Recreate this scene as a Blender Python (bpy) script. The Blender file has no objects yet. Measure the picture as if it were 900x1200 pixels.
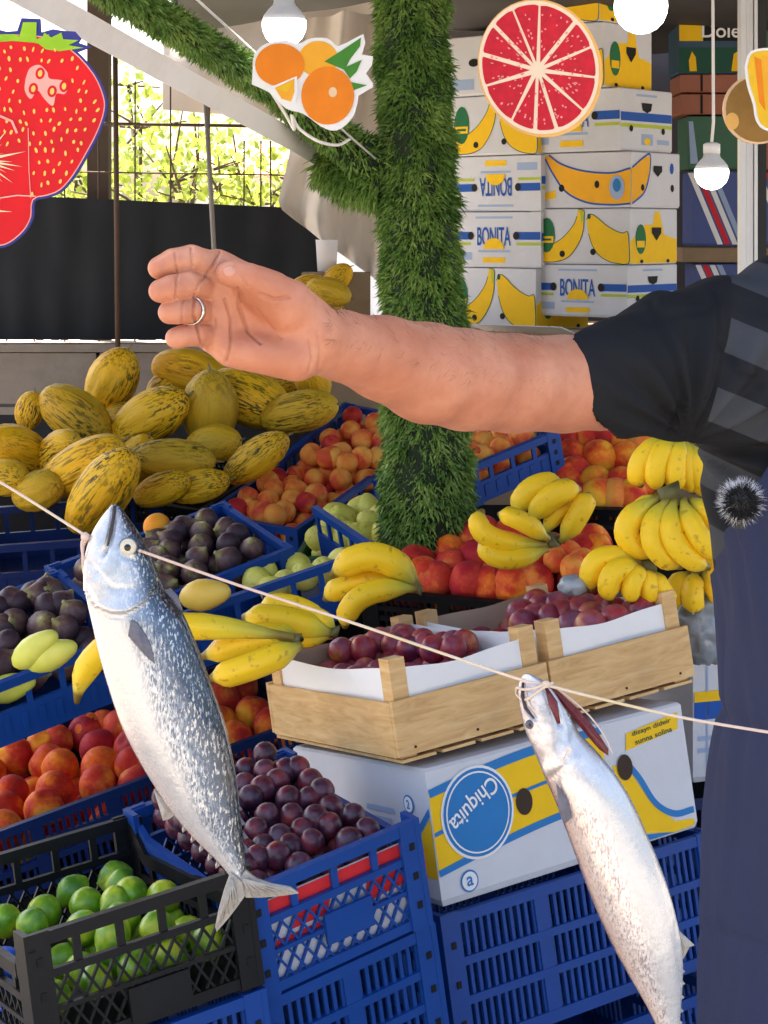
import bpy, bmesh, math, random
import numpy as np
from mathutils import Vector, Matrix, noise as mnoise
rnd = random.Random(7)
SC = bpy.context.scene
COL = SC.collection
# ------------------------------------------------------------------ camera, sky, sun, exposure
FPX, CX, CY, CZ = 2200.0, 450.0, 270.0, 1.52      # focal length and horizon in photo pixels, eye height in metres
cam_d = bpy.data.cameras.new('camera'); cam = bpy.data.objects.new('camera', cam_d); COL.objects.link(cam)
cam.location = (0, 0, CZ); cam.rotation_euler = (math.pi/2, 0, 0)
cam_d.sensor_fit = 'HORIZONTAL'; cam_d.sensor_width = 36.0; cam_d.lens = 36.0*FPX/900.0
cam_d.shift_y = -(600.0-CY)/900.0
cam_d.clip_start = 0.05; cam_d.clip_end = 500
SC.camera = cam
SUN_EL, SUN_AZ = 58.0, -32.0                      # degrees; azimuth from +Y (behind the stall), negative = to the left
W = bpy.data.worlds.new('World'); SC.world = W; W.use_nodes = True
nt = W.node_tree; nt.nodes.clear()
wo = nt.nodes.new('ShaderNodeOutputWorld'); bg = nt.nodes.new('ShaderNodeBackground'); sk = nt.nodes.new('ShaderNodeTexSky')
sk.sky_type = 'NISHITA'; sk.sun_disc = False
sk.sun_elevation = math.radians(SUN_EL); sk.sun_rotation = math.radians(SUN_AZ)
sk.air_density = 1.0; sk.dust_density = 5.5; sk.ozone_density = 0.6
nt.links.new(sk.outputs[0], bg.inputs[0]); bg.inputs[1].default_value = 0.15
nt.links.new(bg.outputs[0], wo.inputs[0])
sd = bpy.data.lights.new('sun', 'SUN'); sd.energy = 5.0; sd.angle = math.radians(0.6); sd.color = (1.0, 0.92, 0.80)
sun = bpy.data.objects.new('sun', sd); COL.objects.link(sun)
_a, _e = math.radians(SUN_AZ), math.radians(SUN_EL)
sdir = Vector((math.sin(_a)*math.cos(_e), math.cos(_a)*math.cos(_e), math.sin(_e)))
sun.rotation_euler = sdir.to_track_quat('Z', 'Y').to_euler(); sun.location = sdir*20
SC.view_settings.view_transform = 'Standard'; SC.view_settings.look = 'None'
SC.view_settings.gamma = 1.0; SC.view_settings.use_curve_mapping = False
SC.view_settings.exposure = 2.0
SC.render.engine = 'CYCLES'
SC.cycles.use_denoising = True
SC.cycles.max_bounces = 8; SC.cycles.diffuse_bounces = 5; SC.cycles.glossy_bounces = 3
SC.cycles.sample_clamp_indirect = 8.0
# ------------------------------------------------------------------ helpers
def at(px, py, D):
    return Vector(((px-CX)*D/FPX, D, CZ-(py-CY)*D/FPX))
def srgb(h):
    c = [int(h[i:i+2], 16)/255 for i in (0, 2, 4)]
    return tuple(x/12.92 if x <= .04045 else ((x+.055)/1.055)**2.4 for x in c)
def tag(o, label=None, cat=None, group=None, kind=None):
    if label: o['label'] = label
    if cat: o['category'] = cat
    if group: o['group'] = group
    if kind: o['kind'] = kind
    return o
def empty(name, loc=(0, 0, 0), R=None, label=None, cat=None, group=None):
    o = bpy.data.objects.new(name, None); COL.objects.link(o); o.empty_display_size = .05
    if R is None: o.location = loc
    else: o.matrix_world = Matrix.Translation(loc) @ R.to_4x4()
    return tag(o, label, cat, group)
def rot(yaw, pitch=0, roll=0):
    r = math.radians
    return Matrix.Rotation(r(yaw), 3, 'Z') @ Matrix.Rotation(r(pitch), 3, 'X') @ Matrix.Rotation(r(roll), 3, 'Y')
def link_mesh(name, me, mats, parent=None, loc=None):
    for m in (mats if isinstance(mats, (list, tuple)) else [mats]): me.materials.append(m)
    o = bpy.data.objects.new(name, me); COL.objects.link(o)
    if parent is not None: o.parent = parent
    if loc is not None: o.location = loc
    return o
class MB:
    def __init__(s): s.v = []; s.f = []; s.m = []; s.uv = {}
    def add(s, vs, fs, m=0):
        b = len(s.v); s.v += [tuple(p) for p in vs]; s.f += [tuple(i+b for i in f) for f in fs]; s.m += [m]*len(fs); return b
    def hexa(s, p, m=0):     # 8 corners: bottom 0-3, top 4-7
        s.add(p, [(3, 2, 1, 0), (4, 5, 6, 7), (0, 1, 5, 4), (1, 2, 6, 5), (2, 3, 7, 6), (3, 0, 4, 7)], m)
    def box(s, x0, x1, y0, y1, z0, z1, m=0):
        s.hexa([(x0, y0, z0), (x1, y0, z0), (x1, y1, z0), (x0, y1, z0), (x0, y0, z1), (x1, y0, z1), (x1, y1, z1), (x0, y1, z1)], m)
    def bar(s, p, q, w, t, n, m=0):   # bar from p to q, width w in the plane normal to n, thickness t along n
        p, q, n = Vector(p), Vector(q), Vector(n).normalized()
        d = (q-p).normalized(); u = n.cross(d).normalized()*(w/2); n = n*(t/2)
        s.hexa([p-u-n, p+u-n, p+u+n, p-u+n, q-u-n, q+u-n, q+u+n, q-u+n], m)
    def tube(s, pts, rad, n=8, m=0, caps=True, uvs=False):
        pts = [Vector(p) for p in pts]
        if not isinstance(rad, (list, tuple)): rad = [rad]*len(pts)
        ref = None; rings = []
        for i, p in enumerate(pts):
            d = (pts[min(i+1, len(pts)-1)]-pts[max(i-1, 0)])
            if d.length < 1e-9: d = Vector((0, 0, 1))
            d.normalize()
            if ref is None: ref = d.orthogonal().normalized()
            ref = (ref-d*ref.dot(d)).normalized(); b = d.cross(ref)
            rings.append([p+(ref*math.cos(2*math.pi*k/n)+b*math.sin(2*math.pi*k/n))*rad[i] for k in range(n)])
        b0 = len(s.v); vs = [v for r in rings for v in r]; fs = []
        for i in range(len(rings)-1):
            for k in range(n):
                a = i*n+k; c = i*n+(k+1) % n; fs.append((a, c, c+n, a+n))
        if caps: fs.append(tuple(range(n-1, -1, -1))); fs.append(tuple(range((len(rings)-1)*n, len(rings)*n)))
        s.add(vs, fs, m)
        if uvs:
            for i in range(len(rings)):
                for k in range(n): s.uv[b0+i*n+k] = (i/(len(rings)-1), k/n)
    def lathe(s, prof, n=16, M=None, m=0):
        M = M or Matrix.Identity(4); vs = []; fs = []
        for (r, z) in prof:
            for k in range(n): vs.append(M @ Vector((r*math.cos(2*math.pi*k/n), r*math.sin(2*math.pi*k/n), z)))
        for i in range(len(prof)-1):
            for k in range(n):
                a = i*n+k; c = i*n+(k+1) % n; fs.append((a, c, c+n, a+n))
        fs.append(tuple(range(n-1, -1, -1))); fs.append(tuple(range((len(prof)-1)*n, len(prof)*n)))
        s.add(vs, fs, m)
    def prism(s, poly, front, thick, m=0):   # poly: list of 3-D points in one plane, thick: vector to the back
        n = len(poly); t = Vector(thick)
        s.add([Vector(p) for p in poly]+[Vector(p)+t for p in poly],
              [tuple(range(n)), tuple(range(2*n-1, n-1, -1))]+[(i, i+n, (i+1) % n+n, (i+1) % n) for i in range(n)], m)
    def mesh(s, name, smooth=False, origin=None):
        vs = s.v
        if origin is not None: vs = [(v[0]-origin[0], v[1]-origin[1], v[2]-origin[2]) for v in vs]
        me = bpy.data.meshes.new(name); me.from_pydata(vs, [], s.f); me.update()
        me.polygons.foreach_set('material_index', s.m)
        if smooth: me.polygons.foreach_set('use_smooth', [True]*len(s.f))
        if s.uv:
            ul = me.uv_layers.new(name='UVMap')
            for l in me.loops: ul.data[l.index].uv = s.uv.get(l.vertex_index, (0, 0))
        return me
    def build(s, name, mats, parent=None, smooth=False, world=False, origin=None):
        # world=True: the vertices are world coordinates, the parent is an unrotated root at its location
        if world: origin = parent.location if parent is not None else (origin or Vector((0, 0, 0)))
        o = link_mesh(name, s.mesh(name, smooth, origin), mats, parent)
        if parent is None and origin is not None: o.location = origin
        return o
def bez(p, n=10):
    p = [Vector(q) for q in p]; out = []
    for i in range(n+1):
        t = i/n
        if len(p) == 3: out.append(p[0]*(1-t)**2+p[1]*2*t*(1-t)+p[2]*t*t)
        elif len(p) == 4: out.append(p[0]*(1-t)**3+p[1]*3*t*(1-t)**2+p[2]*3*t*t*(1-t)+p[3]*t**3)
        else: out.append(p[0]*(1-t)+p[1]*t)
    return out
def through(a, b, c, n=10):          # quadratic curve that passes through b at its middle
    a, b, c = Vector(a), Vector(b), Vector(c)
    return bez([a, b*2-(a+c)*.5, c], n)
def smooth_path(pts, n=6):           # Catmull-Rom
    P = [Vector(p) for p in pts]; P = [P[0]*2-P[1]]+P+[P[-1]*2-P[-2]]; out = []
    for i in range(1, len(P)-2):
        for k in range(n):
            t = k/n; a, b, c, d = P[i-1:i+3]
            out.append(.5*((2*b)+(c-a)*t+(2*a-5*b+4*c-d)*t*t+(3*b-a-3*c+d)*t**3))
    return out+[P[-2]]
# ------------------------------------------------------------------ materials
class N:
    def __init__(s, name):
        s.m = bpy.data.materials.new(name); s.m.use_nodes = True; s.t = s.m.node_tree
        s.b = s.t.nodes['Principled BSDF']
    def n(s, typ, **k):
        x = s.t.nodes.new('ShaderNode'+typ)
        for a, v in k.items(): setattr(x, a, v)
        return x
    def l(s, a, b): s.t.links.new(a, b)
    def coord(s, kind='Object', scale=(1, 1, 1), wrand=False):
        tc = s.n('TexCoord'); mp = s.n('Mapping'); mp.inputs['Scale'].default_value = scale
        s.l(tc.outputs[kind], mp.inputs['Vector'])
        if wrand:
            oi = s.n('ObjectInfo'); mu = s.n('Math', operation='MULTIPLY'); mu.inputs[1].default_value = 37.0
            s.l(oi.outputs['Random'], mu.inputs[0]); cb = s.n('CombineXYZ')
            for i in range(3): s.l(mu.outputs[0], cb.inputs[i])
            s.l(cb.outputs[0], mp.inputs['Location'])
        return mp.outputs[0]
    def noise(s, vec, scale, detail=3, rough=.55, dist=0):
        x = s.n('TexNoise'); x.inputs['Scale'].default_value = scale; x.inputs['Detail'].default_value = detail
        x.inputs['Roughness'].default_value = rough; x.inputs['Distortion'].default_value = dist
        s.l(vec, x.inputs['Vector']); return x.outputs['Fac']
    def ramp(s, fac, stops, interp='LINEAR'):
        x = s.n('ValToRGB'); r = x.color_ramp; r.interpolation = interp
        while len(r.elements) < len(stops): r.elements.new(.5)
        for e, (p, c) in zip(r.elements, stops): e.position = p; e.color = (*c[:3], 1) if len(c) >= 3 else (c[0],)*3+(1,)
        s.l(fac, x.inputs[0]); return x.outputs[0]
    def mix(s, fac, a, b, blend='MIX'):
        x = s.n('Mix', data_type='RGBA', blend_type=blend)
        for sock, v in ((x.inputs[0], fac), (x.inputs[6], a), (x.inputs[7], b)):
            if hasattr(v, 'links') or hasattr(v, 'is_linked'): s.l(v, sock)
            elif isinstance(v, (int, float)): sock.default_value = v
            else: sock.default_value = (*v[:3], 1)
        return x.outputs[2]
    def math(s, op, a, b=0.0, clamp=False):
        x = s.n('Math', operation=op); x.use_clamp = clamp
        for i, v in enumerate((a, b)):
            if isinstance(v, (int, float)): x.inputs[i].default_value = v
            else: s.l(v, x.inputs[i])
        return x.outputs[0]
    def bump(s, fac, strength=.3, dist=.01):
        x = s.n('Bump'); x.inputs['Strength'].default_value = strength; x.inputs['Distance'].default_value = dist
        s.l(fac, x.inputs['Height']); s.l(x.outputs[0], s.b.inputs['Normal'])
    def set(s, col=None, **k):
        if col is not None:
            if isinstance(col, (tuple, list)): s.b.inputs['Base Color'].default_value = (*col[:3], 1)
            else: s.l(col, s.b.inputs['Base Color'])
        nm = dict(rough='Roughness', metal='Metallic', spec='Specular IOR Level', sss='Subsurface Weight', trans='Transmission Weight', coat='Coat Weight', coatr='Coat Roughness', alpha='Alpha', sheen='Sheen Weight', sssr='Subsurface Scale', em='Emission Strength')
        for a, v in k.items():
            if isinstance(v, (int, float)): s.b.inputs[nm[a]].default_value = v
            else: s.l(v, s.b.inputs[nm[a]])
        return s.m
def M(name, col, rough=.5, metal=0, var=.12, ns=12, bump=0, bs=80, spec=.5, dirt=0, dirtcol=(.1, .08, .06), kind='Object', **k):
    if isinstance(col, str): col = srgb(col)
    x = N(name); v = x.coord(kind)
    f = x.noise(v, ns, 4)
    c = x.mix(f, tuple(a*(1-var) for a in col), tuple(min(1, a*(1+var)) for a in col))
    if dirt:
        d = x.ramp(x.noise(v, ns*.6, 6, .7), [(.45, (0,)), (.75, (1,))])
        c = x.mix(x.math('MULTIPLY', d, dirt), c, dirtcol)
    r = x.math('ADD', x.math('MULTIPLY', x.math('SUBTRACT', f, .5), .25), rough, True)
    if bump: x.bump(x.noise(v, bs, 4), bump, .004)
    return x.set(c, rough=r, metal=metal, spec=spec, **k)
# ------------------------------------------------------------------ setting
MAT = {}
MAT['ground'] = M('pavement', (.34, .30, .25), .85, var=.2, ns=3, bump=.4, bs=40, dirt=.5)
mb = MB(); mb.add([(-60, -60, 0), (60, -60, 0), (60, 60, 0), (-60, 60, 0)], [(0, 1, 2, 3)])
tag(mb.build('ground', MAT['ground']), kind='structure')
# canopy roof over the stall, open to the back left
MAT['tarp_dark'] = M('dark tarp', (.03, .025, .026), .75, var=.3, ns=2, bump=.4, bs=9)
MAT['tarp_beige'] = M('beige tarp', (.74, .66, .57), .8, var=.14, ns=3, bump=.35, bs=14, dirt=.25, dirtcol=(.3, .25, .2))
MAT['orange_cloth'] = M('orange cloth', (.8, .38, .12), .8)
MAT['steel'] = M('galvanised steel', (.62, .62, .63), .42, .6, bump=.05)
MAT['white_paint'] = M('white painted steel', (.84, .81, .78), .45, var=.06, dirt=.35, dirtcol=(.42, .33, .26), ns=9)
MAT['rust'] = M('rusty steel', (.10, .06, .04), .7, .2, var=.3, ns=30)
MAT['dark_wood'] = M('dark wood post', (.07, .045, .03), .7, var=.3, ns=20, bump=.3)
roof = empty('stall_canopy', (0, 3, 2.5), None, 'dark tarpaulin roof stretched over the fruit stall', 'canopy')
def sheet(mb, P00, P10, P11, P01, nu, nv, amp=.02, f=3.0, seed=0, m=0):
    P = [Vector(p) for p in (P00, P10, P11, P01)]; vs = []; fs = []
    nr = (P[1]-P[0]).cross(P[3]-P[0]).normalized()
    for j in range(nv+1):
        for i in range(nu+1):
            u, v = i/nu, j/nv
            p = P[0]*(1-u)*(1-v)+P[1]*u*(1-v)+P[2]*u*v+P[3]*(1-u)*v
            vs.append(p+nr*amp*mnoise.noise((p.x*f+seed, p.y*f, p.z*f)))
    for j in range(nv):
        for i in range(nu):
            a = j*(nu+1)+i; fs.append((a, a+1, a+nu+2, a+nu+1))
    mb.add(vs, fs, m)
mb = MB(); sheet(mb, (-2.6, 1.85, 2.62), (3.4, 1.85, 2.62), (3.4, 7.0, 2.5), (-2.6, 7.0, 2.5), 24, 20, .05, 1.4)
mb.build('front_tarp', MAT['tarp_dark'], roof, True, True)
mb = MB(); sheet(mb, (-.95, 7.0, 2.49), (4.4, 7.0, 2.49), (4.4, 9.6, 2.43), (-.72, 9.6, 2.43), 30, 20, .06, 1.8)
mb.build('rear_tarp', MAT['tarp_dark'], roof, True, True)
mb = MB()
for (x, y) in ((-2.5, 1.9), (3.3, 1.9), (3.3, 6.1)): mb.tube([(x, y, 0), (x, y, 2.6)], .025, 8)
for y in (1.9, 6.05): mb.tube([(-2.6, y, 2.5), (3.4, y, 2.5)], .02, 8)
mb.build('roof_frame', MAT['steel'], roof, True, True)
# hanging beige cloth behind the orange sign
def cloth(name, label, rows, mat, D, folds=9, amp=.03, group=None, th=True):
    # rows: list of (py, px_left, px_right, depth) polylines from top to bottom
    mb = MB(); n = 40; vs = []; fs = []
    for j, (pyl, pyr, xl, xr, d) in enumerate(rows):
        for i in range(n+1):
            u = i/n; p = at(xl+(xr-xl)*u, pyl+(pyr-pyl)*u, d)
            p.y += amp*(math.sin(u*folds*2.1+j*.35)+.6*math.sin(u*folds*4.3+1.3+j*.7)) + .03*mnoise.noise((u*5, j*.6, 3))
            vs.append(p)
    for j in range(len(rows)-1):
        for i in range(n):
            a = j*(n+1)+i; fs.append((a, a+1, a+n+2, a+n+1))
    mb.add(vs, fs)
    o = mb.build(name, mat, None, True, True, origin=at((rows[-1][2]+rows[-1][3])/2, rows[-1][0], rows[-1][4]))
    return tag(o, label, 'tarp', group)
cloth('tarp_valance', 'beige cloth valance hanging level behind the orange cut-out sign',
      [(44, -2, 190, 460, 7.6), (60, 30, 190, 460, 7.55), (84, 70, 190, 460, 7.5), (104, 110, 190, 460, 7.5), (128, 150, 190, 460, 7.5)], MAT['tarp_beige'], 7.5, 4, .03)
cloth('tarp_curtain', 'gathered beige tarp curtain falling behind the grass-wrapped pole',
      [(20, 10, 350, 500, 6.6), (90, 90, 345, 500, 6.5), (180, 185, 338, 500, 6.4), (235, 262, 325, 500, 6.35), (246, 335, 330, 500, 6.3), (258, 372, 345, 500, 6.3)], MAT['tarp_beige'], 6.5, 6, .07)
cloth('orange_awning', 'small orange cloth patch showing under the dark roof', [(4, 4, 205, 262, 8.6), (40, 34, 200, 262, 8.6)], MAT['orange_cloth'], 8.6, 3, .01)
# concrete block wall and fence behind the melons
MAT['concrete'] = M('concrete block', (.27, .23, .195), .9, var=.3, ns=7, bump=.7, bs=30, dirt=.75, dirtcol=(.15, .12, .10))
MAT['mortar'] = M('mortar', (.22, .20, .18), .95, var=.2)
D = 6.6
zt = at(0, 413, D).z
wall = empty('block_wall', (-1.0, D, 0), None, 'low grey concrete block wall behind the melons', 'wall')
mb = MB(); mb.box(-2.6, .25, D+.015, D+.2, 0, zt-.012); mb.build('wall_core', MAT['mortar'], wall, False, True)
bm_block = MB(); bm_block.box(0, .388, 0, .2, 0, .178); block_me = bm_block.mesh('block'); block_me.materials.append(MAT['concrete'])
for r in range(5):
    for c in range(7):
        x = -2.6+c*.4+(.2 if r % 2 else 0); z = zt-.18-r*.19
        o = bpy.data.objects.new('block', block_me); COL.objects.link(o); o.parent = wall
        o.location = (x+1.0, rnd.uniform(-.004, .004), z); o.scale.x = 1
mb = MB(); mb.box(-2.62, .27, D-.02, D+.22, zt+.002, zt+.03); mb.build('coping', MAT['concrete'], wall, False, True)
MAT['shade_cloth'] = M('black shade cloth', (.007, .009, .014), .8, var=.4, ns=5, bump=.25, bs=40)
fence = empty('wire_fence', (-1.0, D+.1, zt), None, 'wire fence with black shade cloth on top of the block wall', 'fence')
mb = MB()
vs = []; fs = []; nn = 90
for j in range(9):
    for i in range(nn+1):
        u = i/nn; px = -60+u*440; top = 228+max(0, px)*.045; py = top+(398-top)*j/8
        p = at(px, py, D+.08); p.y += .003*math.sin(u*58)+.010*mnoise.noise((u*14, j*.4, 0)); p.x += .01*mnoise.noise((u*30, j*.3, 8)); vs.append(p)
for j in range(8):
    for i in range(nn): a = j*(nn+1)+i; fs.append((a, a+1, a+nn+2, a+nn+1))
mb.add(vs, fs); mb.build('shade_cloth', MAT['shade_cloth'], fence, True, True)
for i, px in enumerate((8, 40, 76, 116, 158, 200, 246, 285, 305, 318, 345)):
    mb = MB(); mb.tube([at(px, 412, D+.13), at(px+rnd.uniform(-2, 2), 95 if px < 280 else 165, D+.13)], .003, 6)
    mb.build('fence_wire', MAT['rust'], fence, True, True)
for py in (146, 203, 252, 318, 385):
    mb = MB(); mb.tube([at(-60, py-4, D+.125), at(378, py+3, D+.125)], .003 if py != 146 else .006, 6)
    mb.build('fence_rail', MAT['rust'], fence, True, True)
mb = MB(); a, b = at(104, 0, 6.9), at(129, 0, 6.9); mb.box(a.x, b.x, 6.86, 6.94, 0, 2.6)
tag(mb.build('timber_post', MAT['dark_wood'], origin=Vector((a.x, 6.9, 0))), 'dark brown timber post beside the strawberry sign', 'post')
mb = MB(); mb.tube([at(138, 408, 6.4), at(135, 60, 6.4)], .009, 8)
tag(mb.build('iron_rod', MAT['rust'], None, True, True, origin=at(138, 408, 6.4)), 'thin rusty upright rod near the strawberry sign', 'rod')
mb = MB(); mb.tube([at(258, 420, 6.2), at(240, 100, 6.2)], .008, 8)
tag(mb.build('tent_pole', M('weathered pole', (.26, .24, .22), .6, .2), None, True, True, origin=at(258, 420, 6.2)), 'thin leaning grey pole rising from behind the raised hand', 'pole')
# sunlit plants and a pale building beyond the fence
MAT['plaster'] = M('pale plaster', (.78, .76, .72), .9, var=.06, ns=4)
MAT['roof_tile'] = M('terracotta roof', (.55, .26, .14), .8, var=.2)
bl = empty('pale_building', (0, 17, 0), None, 'pale building far behind the fence and leaves', 'building')
mb = MB(); mb.box(-1.7, 1.5, 17, 22, 0, 2.0); mb.build('wall', MAT['plaster'], bl, False, True)
mb = MB(); mb.hexa([(-1.9, 16.6, 2.0), (1.8, 16.6, 2.0), (1.8, 22.4, 2.0), (-1.9, 22.4, 2.0), (-1.7, 18, 2.35), (1.8, 18, 2.35), (1.8, 20, 2.35), (-1.7, 20, 2.35)]); mb.build('roof', MAT['roof_tile'], bl, False, True)
lw = N('sunlit leaf'); oi = lw.noise(lw.coord('Object'), 5, 3)
MAT['leaf'] = lw.set(lw.ramp(oi, [(.3, (.12, .20, .03)), (.5, (.28, .38, .06)), (.7, (.50, .54, .14))]), rough=.5, trans=0)
tr = lw.n('BsdfTranslucent'); tr.inputs[0].default_value = (.5, .6, .1, 1); ms = lw.n('MixShader'); ms.inputs[0].default_value = .45
lw.l(lw.b.outputs[0], ms.inputs[1]); lw.l(tr.outputs[0], ms.inputs[2]); lw.l(ms.outputs[0], lw.t.nodes['Material Output'].inputs[0])
MAT['bark'] = M('bark', (.12, .085, .06), .9, bump=.5)
def leaf_quad(vs, fs, p, size, rg):
    n = Vector((rg.gauss(0, 1), rg.gauss(0, 1)-.4, rg.gauss(0, 1)+.5)).normalized()
    d = Vector((rg.gauss(0, 1), rg.gauss(0, 1), rg.gauss(0, 1)-.5)); d = (d-n*d.dot(n)).normalized(); s = n.cross(d)
    b = len(vs); w = size*.36
    vs += [p-d*size*.5, p+s*w, p+d*size*.5+n*size*.12, p-s*w]
    fs.append((b, b+1, b+2, b+3))
def bush(name, label, base, blobs, nleaf, size, seed, group):
    rg = random.Random(seed); r = empty(name, base, None, label, 'shrub', group)
    vs = []; fs = []; stems = MB()
    for (c, rad) in blobs:
        c = Vector(c); stems.tube([base, (Vector(base)+c)/2+Vector((rg.uniform(-.1, .1), 0, 0)), c], [.03, .02, .008], 6)
        for t in range(5):
            q = c+Vector((rg.gauss(0, 1), rg.gauss(0, 1), rg.gauss(0, 1))).normalized()*rad*.9; stems.tube([c, q], [.008, .003], 5)
        k = int(nleaf*rad**2)
        for i in range(k):
            d = Vector((rg.gauss(0, 1), rg.gauss(0, 1), rg.gauss(0, 1))).normalized()
            leaf_quad(vs, fs, c+d*rad*rg.uniform(.35, 1.1)*(1+.3*mnoise.noise(d*2.5+c)), size*rg.uniform(.6, 1.3), rg)
    mb = MB(); mb.add(vs, fs); mb.build('crown', MAT['leaf'], r, False, True)
    stems.build('trunk', MAT['bark'], r, True, True)
def P3(px, py, D): return tuple(at(px, py, D))
bush('climbing_shrub', 'sunlit yellow-green shrub behind the fence, right of the timber post', P3(185, 560, 9.0),
     [(P3(165, 150, 9), .30), (P3(200, 215, 8.9), .42), (P3(160, 240, 8.8), .36), (P3(232, 190, 9.2), .30), (P3(150, 100, 9.3), .22), (P3(215, 235, 8.7), .35)], 1250, .055, 3, 'shrubs behind the fence')
bush('climbing_shrub', 'sunlit leafy shrub behind the fence beside the beige curtain', P3(300, 560, 9.4),
     [(P3(280, 205, 9.4), .33), (P3(320, 225, 9.2), .33), (P3(258, 230, 9.0), .30), (P3(345, 215, 9.6), .26), (P3(300, 240, 9), .3)], 1250, .055, 5, 'shrubs behind the fence')
bush('climbing_shrub', 'sunlit leafy shrub half hidden by the strawberry sign', P3(85, 560, 9.2),
     [(P3(90, 205, 9.2), .33), (P3(60, 190, 9.2), .36), (P3(95, 240, 9.0), .30), (P3(20, 220, 9.2), .4)], 1250, .055, 8, 'shrubs behind the fence')
# aluminium shop post on the right, white beam with artificial grass
mb = MB(); a, b = at(868, 0, 5.6), at(888, 0, 5.6)
mb.box(a.x, a.x+.016, 5.6, 5.65, 0, 2.6); mb.box(a.x+.018, b.x-.012, 5.608, 5.65, 0, 2.6); mb.box(b.x-.010, b.x, 5.6, 5.65, 0, 2.6)
tag(mb.build('aluminium_post', MAT['steel'], None, False, True, origin=Vector((a.x, 5.6, 0))), 'upright grey aluminium post in front of the right-hand shelves', 'post')
mb = MB(); mb.box(b.x+.006, b.x+.03, 5.62, 5.66, 0, 2.6)
tag(mb.build('shop_window_seal', M('black rubber', (.015,)*3, .6), None, False, True, origin=Vector((b.x, 5.62, 0))), 'black rubber strip beside the aluminium post', 'strip')
bm_r = empty('white_beam', at(374, 178, 3.88), None, 'sloping white steel beam running from top left to the grass-wrapped pole', 'beam')
mb = MB(); mb.bar(at(-10, -30, 2.55), at(350, 168, 3.75), .040, .045, (at(0, 0, 1)-at(0, 40, 1)).cross(Vector((1, 0, 0))))
mb.build('bar', MAT['white_paint'], bm_r, False, True)
mb = MB(); mb.bar(at(352, 166, 3.75), at(374, 180, 3.88), .050, .054, (0, -1, 0)); mb.build('end_cap', M('white plastic cap', (.82, .80, .78), .4), bm_r, False, True)
# artificial grass
gr = N('artificial grass'); gv = gr.coord('Object')
gc = gr.ramp(gr.math('ADD', gr.math('MULTIPLY', gr.noise(gv, 14, 2), .5), gr.math('MULTIPLY', gr.noise(gv, 150, 2), .5)), [(.32, (.035, .085, .014)), (.47, (.11, .22, .036)), (.62, (.27, .38, .085))])
MAT['grass'] = gr.set(gc, rough=.55, spec=.3)
MAT['grass_core'] = M('grass mat backing', (.012, .025, .01), .9)
def grass_tube(name, label, path, rad, count, length, width, seed, cat, droop=.6):
    rg = random.Random(seed); P = [Vector(p) for p in path]
    root = empty(name, P[-1], None, label, cat)
    core = MB(); core.tube(P, [r*.86 for r in rad], 16); core.build('core', MAT['grass_core'], root, True, True)
    L = [0]
    for i in range(len(P)-1): L.append(L[-1]+(P[i+1]-P[i]).length)
    vs = []; fs = []
    for i in range(count):
        s = rg.uniform(0, L[-1]); k = max(j for j in range(len(P)-1) if L[j] <= s); t = (s-L[k])/(L[k+1]-L[k])
        c = P[k].lerp(P[k+1], t); r = rad[k]*(1-t)+rad[k+1]*t; d = (P[k+1]-P[k]).normalized()
        o = d.orthogonal().normalized(); o = Matrix.Rotation(rg.uniform(0, 6.283), 3, d) @ o
        clump = mnoise.noise((c.x*30+o.x*2.5, c.y*30+o.y*2.5, c.z*16))
        r2 = r*(.78+.24*clump)
        base = c+o*r2; ln = length*rg.uniform(.55, 1.15)
        tang = d.cross(o)
        dirv = (o*rg.uniform(.5, 1.0)+tang*rg.gauss(0, .45)+d*rg.gauss(0, .35)+Vector((0, 0, -droop*rg.uniform(.2, 1)))).normalized()
        side = dirv.cross(o+Vector((rg.gauss(0, .6), rg.gauss(0, .6), rg.gauss(0, .6))))
        if side.length < 1e-4: continue
        side = side.normalized()*width*rg.uniform(.6, 1.2)/2
        m = base+dirv*ln*.55; e = base+(dirv+Vector((0, 0, -.35*droop))).normalized()*ln
        b = len(vs); vs += [base-side, base+side, m+side*.9, m-side*.9, e]
        fs += [(b, b+1, b+2, b+3), (b+3, b+2, b+4)]
    mb = MB(); mb.add(vs, fs); g = mb.build('artificial_grass', MAT['grass'], root, False, True); g['kind'] = 'stuff'
    return root
pole = [at(481, -60, 3.8), at(485, 100, 3.8), at(491, 250, 3.8), at(497, 400, 3.8), at(500, 520, 3.8), at(500, 655, 3.8)]
grass_tube('grass_wrapped_pole', 'thick upright pole wrapped in green artificial grass', pole, [.072, .074, .081, .090, .096, .101], 34000, .030, .0046, 1, 'pole')
mb = MB(); mb.tube([at(500, 650, 3.8), (at(500, 650, 3.8).x, 3.8, 0)], .03, 10)
o = mb.build('pole_foot', MAT['steel'], None, True, True, origin=Vector((at(500, 650, 3.8).x, 3.8, 0))); pr = [x for x in bpy.data.objects if x.name == 'grass_wrapped_pole'][0]
o.parent = pr; o.location = o.location-pr.location
grass_tube('grass_garland', 'green artificial grass garland lying along the sloping white beam', [at(70, -50, 2.7), at(200, 28, 3.1), at(320, 105, 3.55), at(400, 165, 3.75), at(450, 195, 3.8)], [.025, .026, .028, .040, .050], 9500, .021, .0042, 2, 'garland', .4)
grass_tube('grass_garland', 'short tuft of artificial grass between beam end and pole', [at(376, 190, 3.86), at(410, 205, 3.84), at(455, 215, 3.8)], [.035, .052, .055], 3200, .036, .0042, 4, 'garland', .5)
mb = MB(); mb.tube([at(212, -18, 3.10), at(330, 90, 3.55), at(440, 186, 3.74)], .0024, 6)
tag(mb.build('white_wire', MAT['white_paint'], None, True, True, origin=at(448, 200, 3.72)), 'thin white wire stretched above the sloping grass garland', 'wire')
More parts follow.
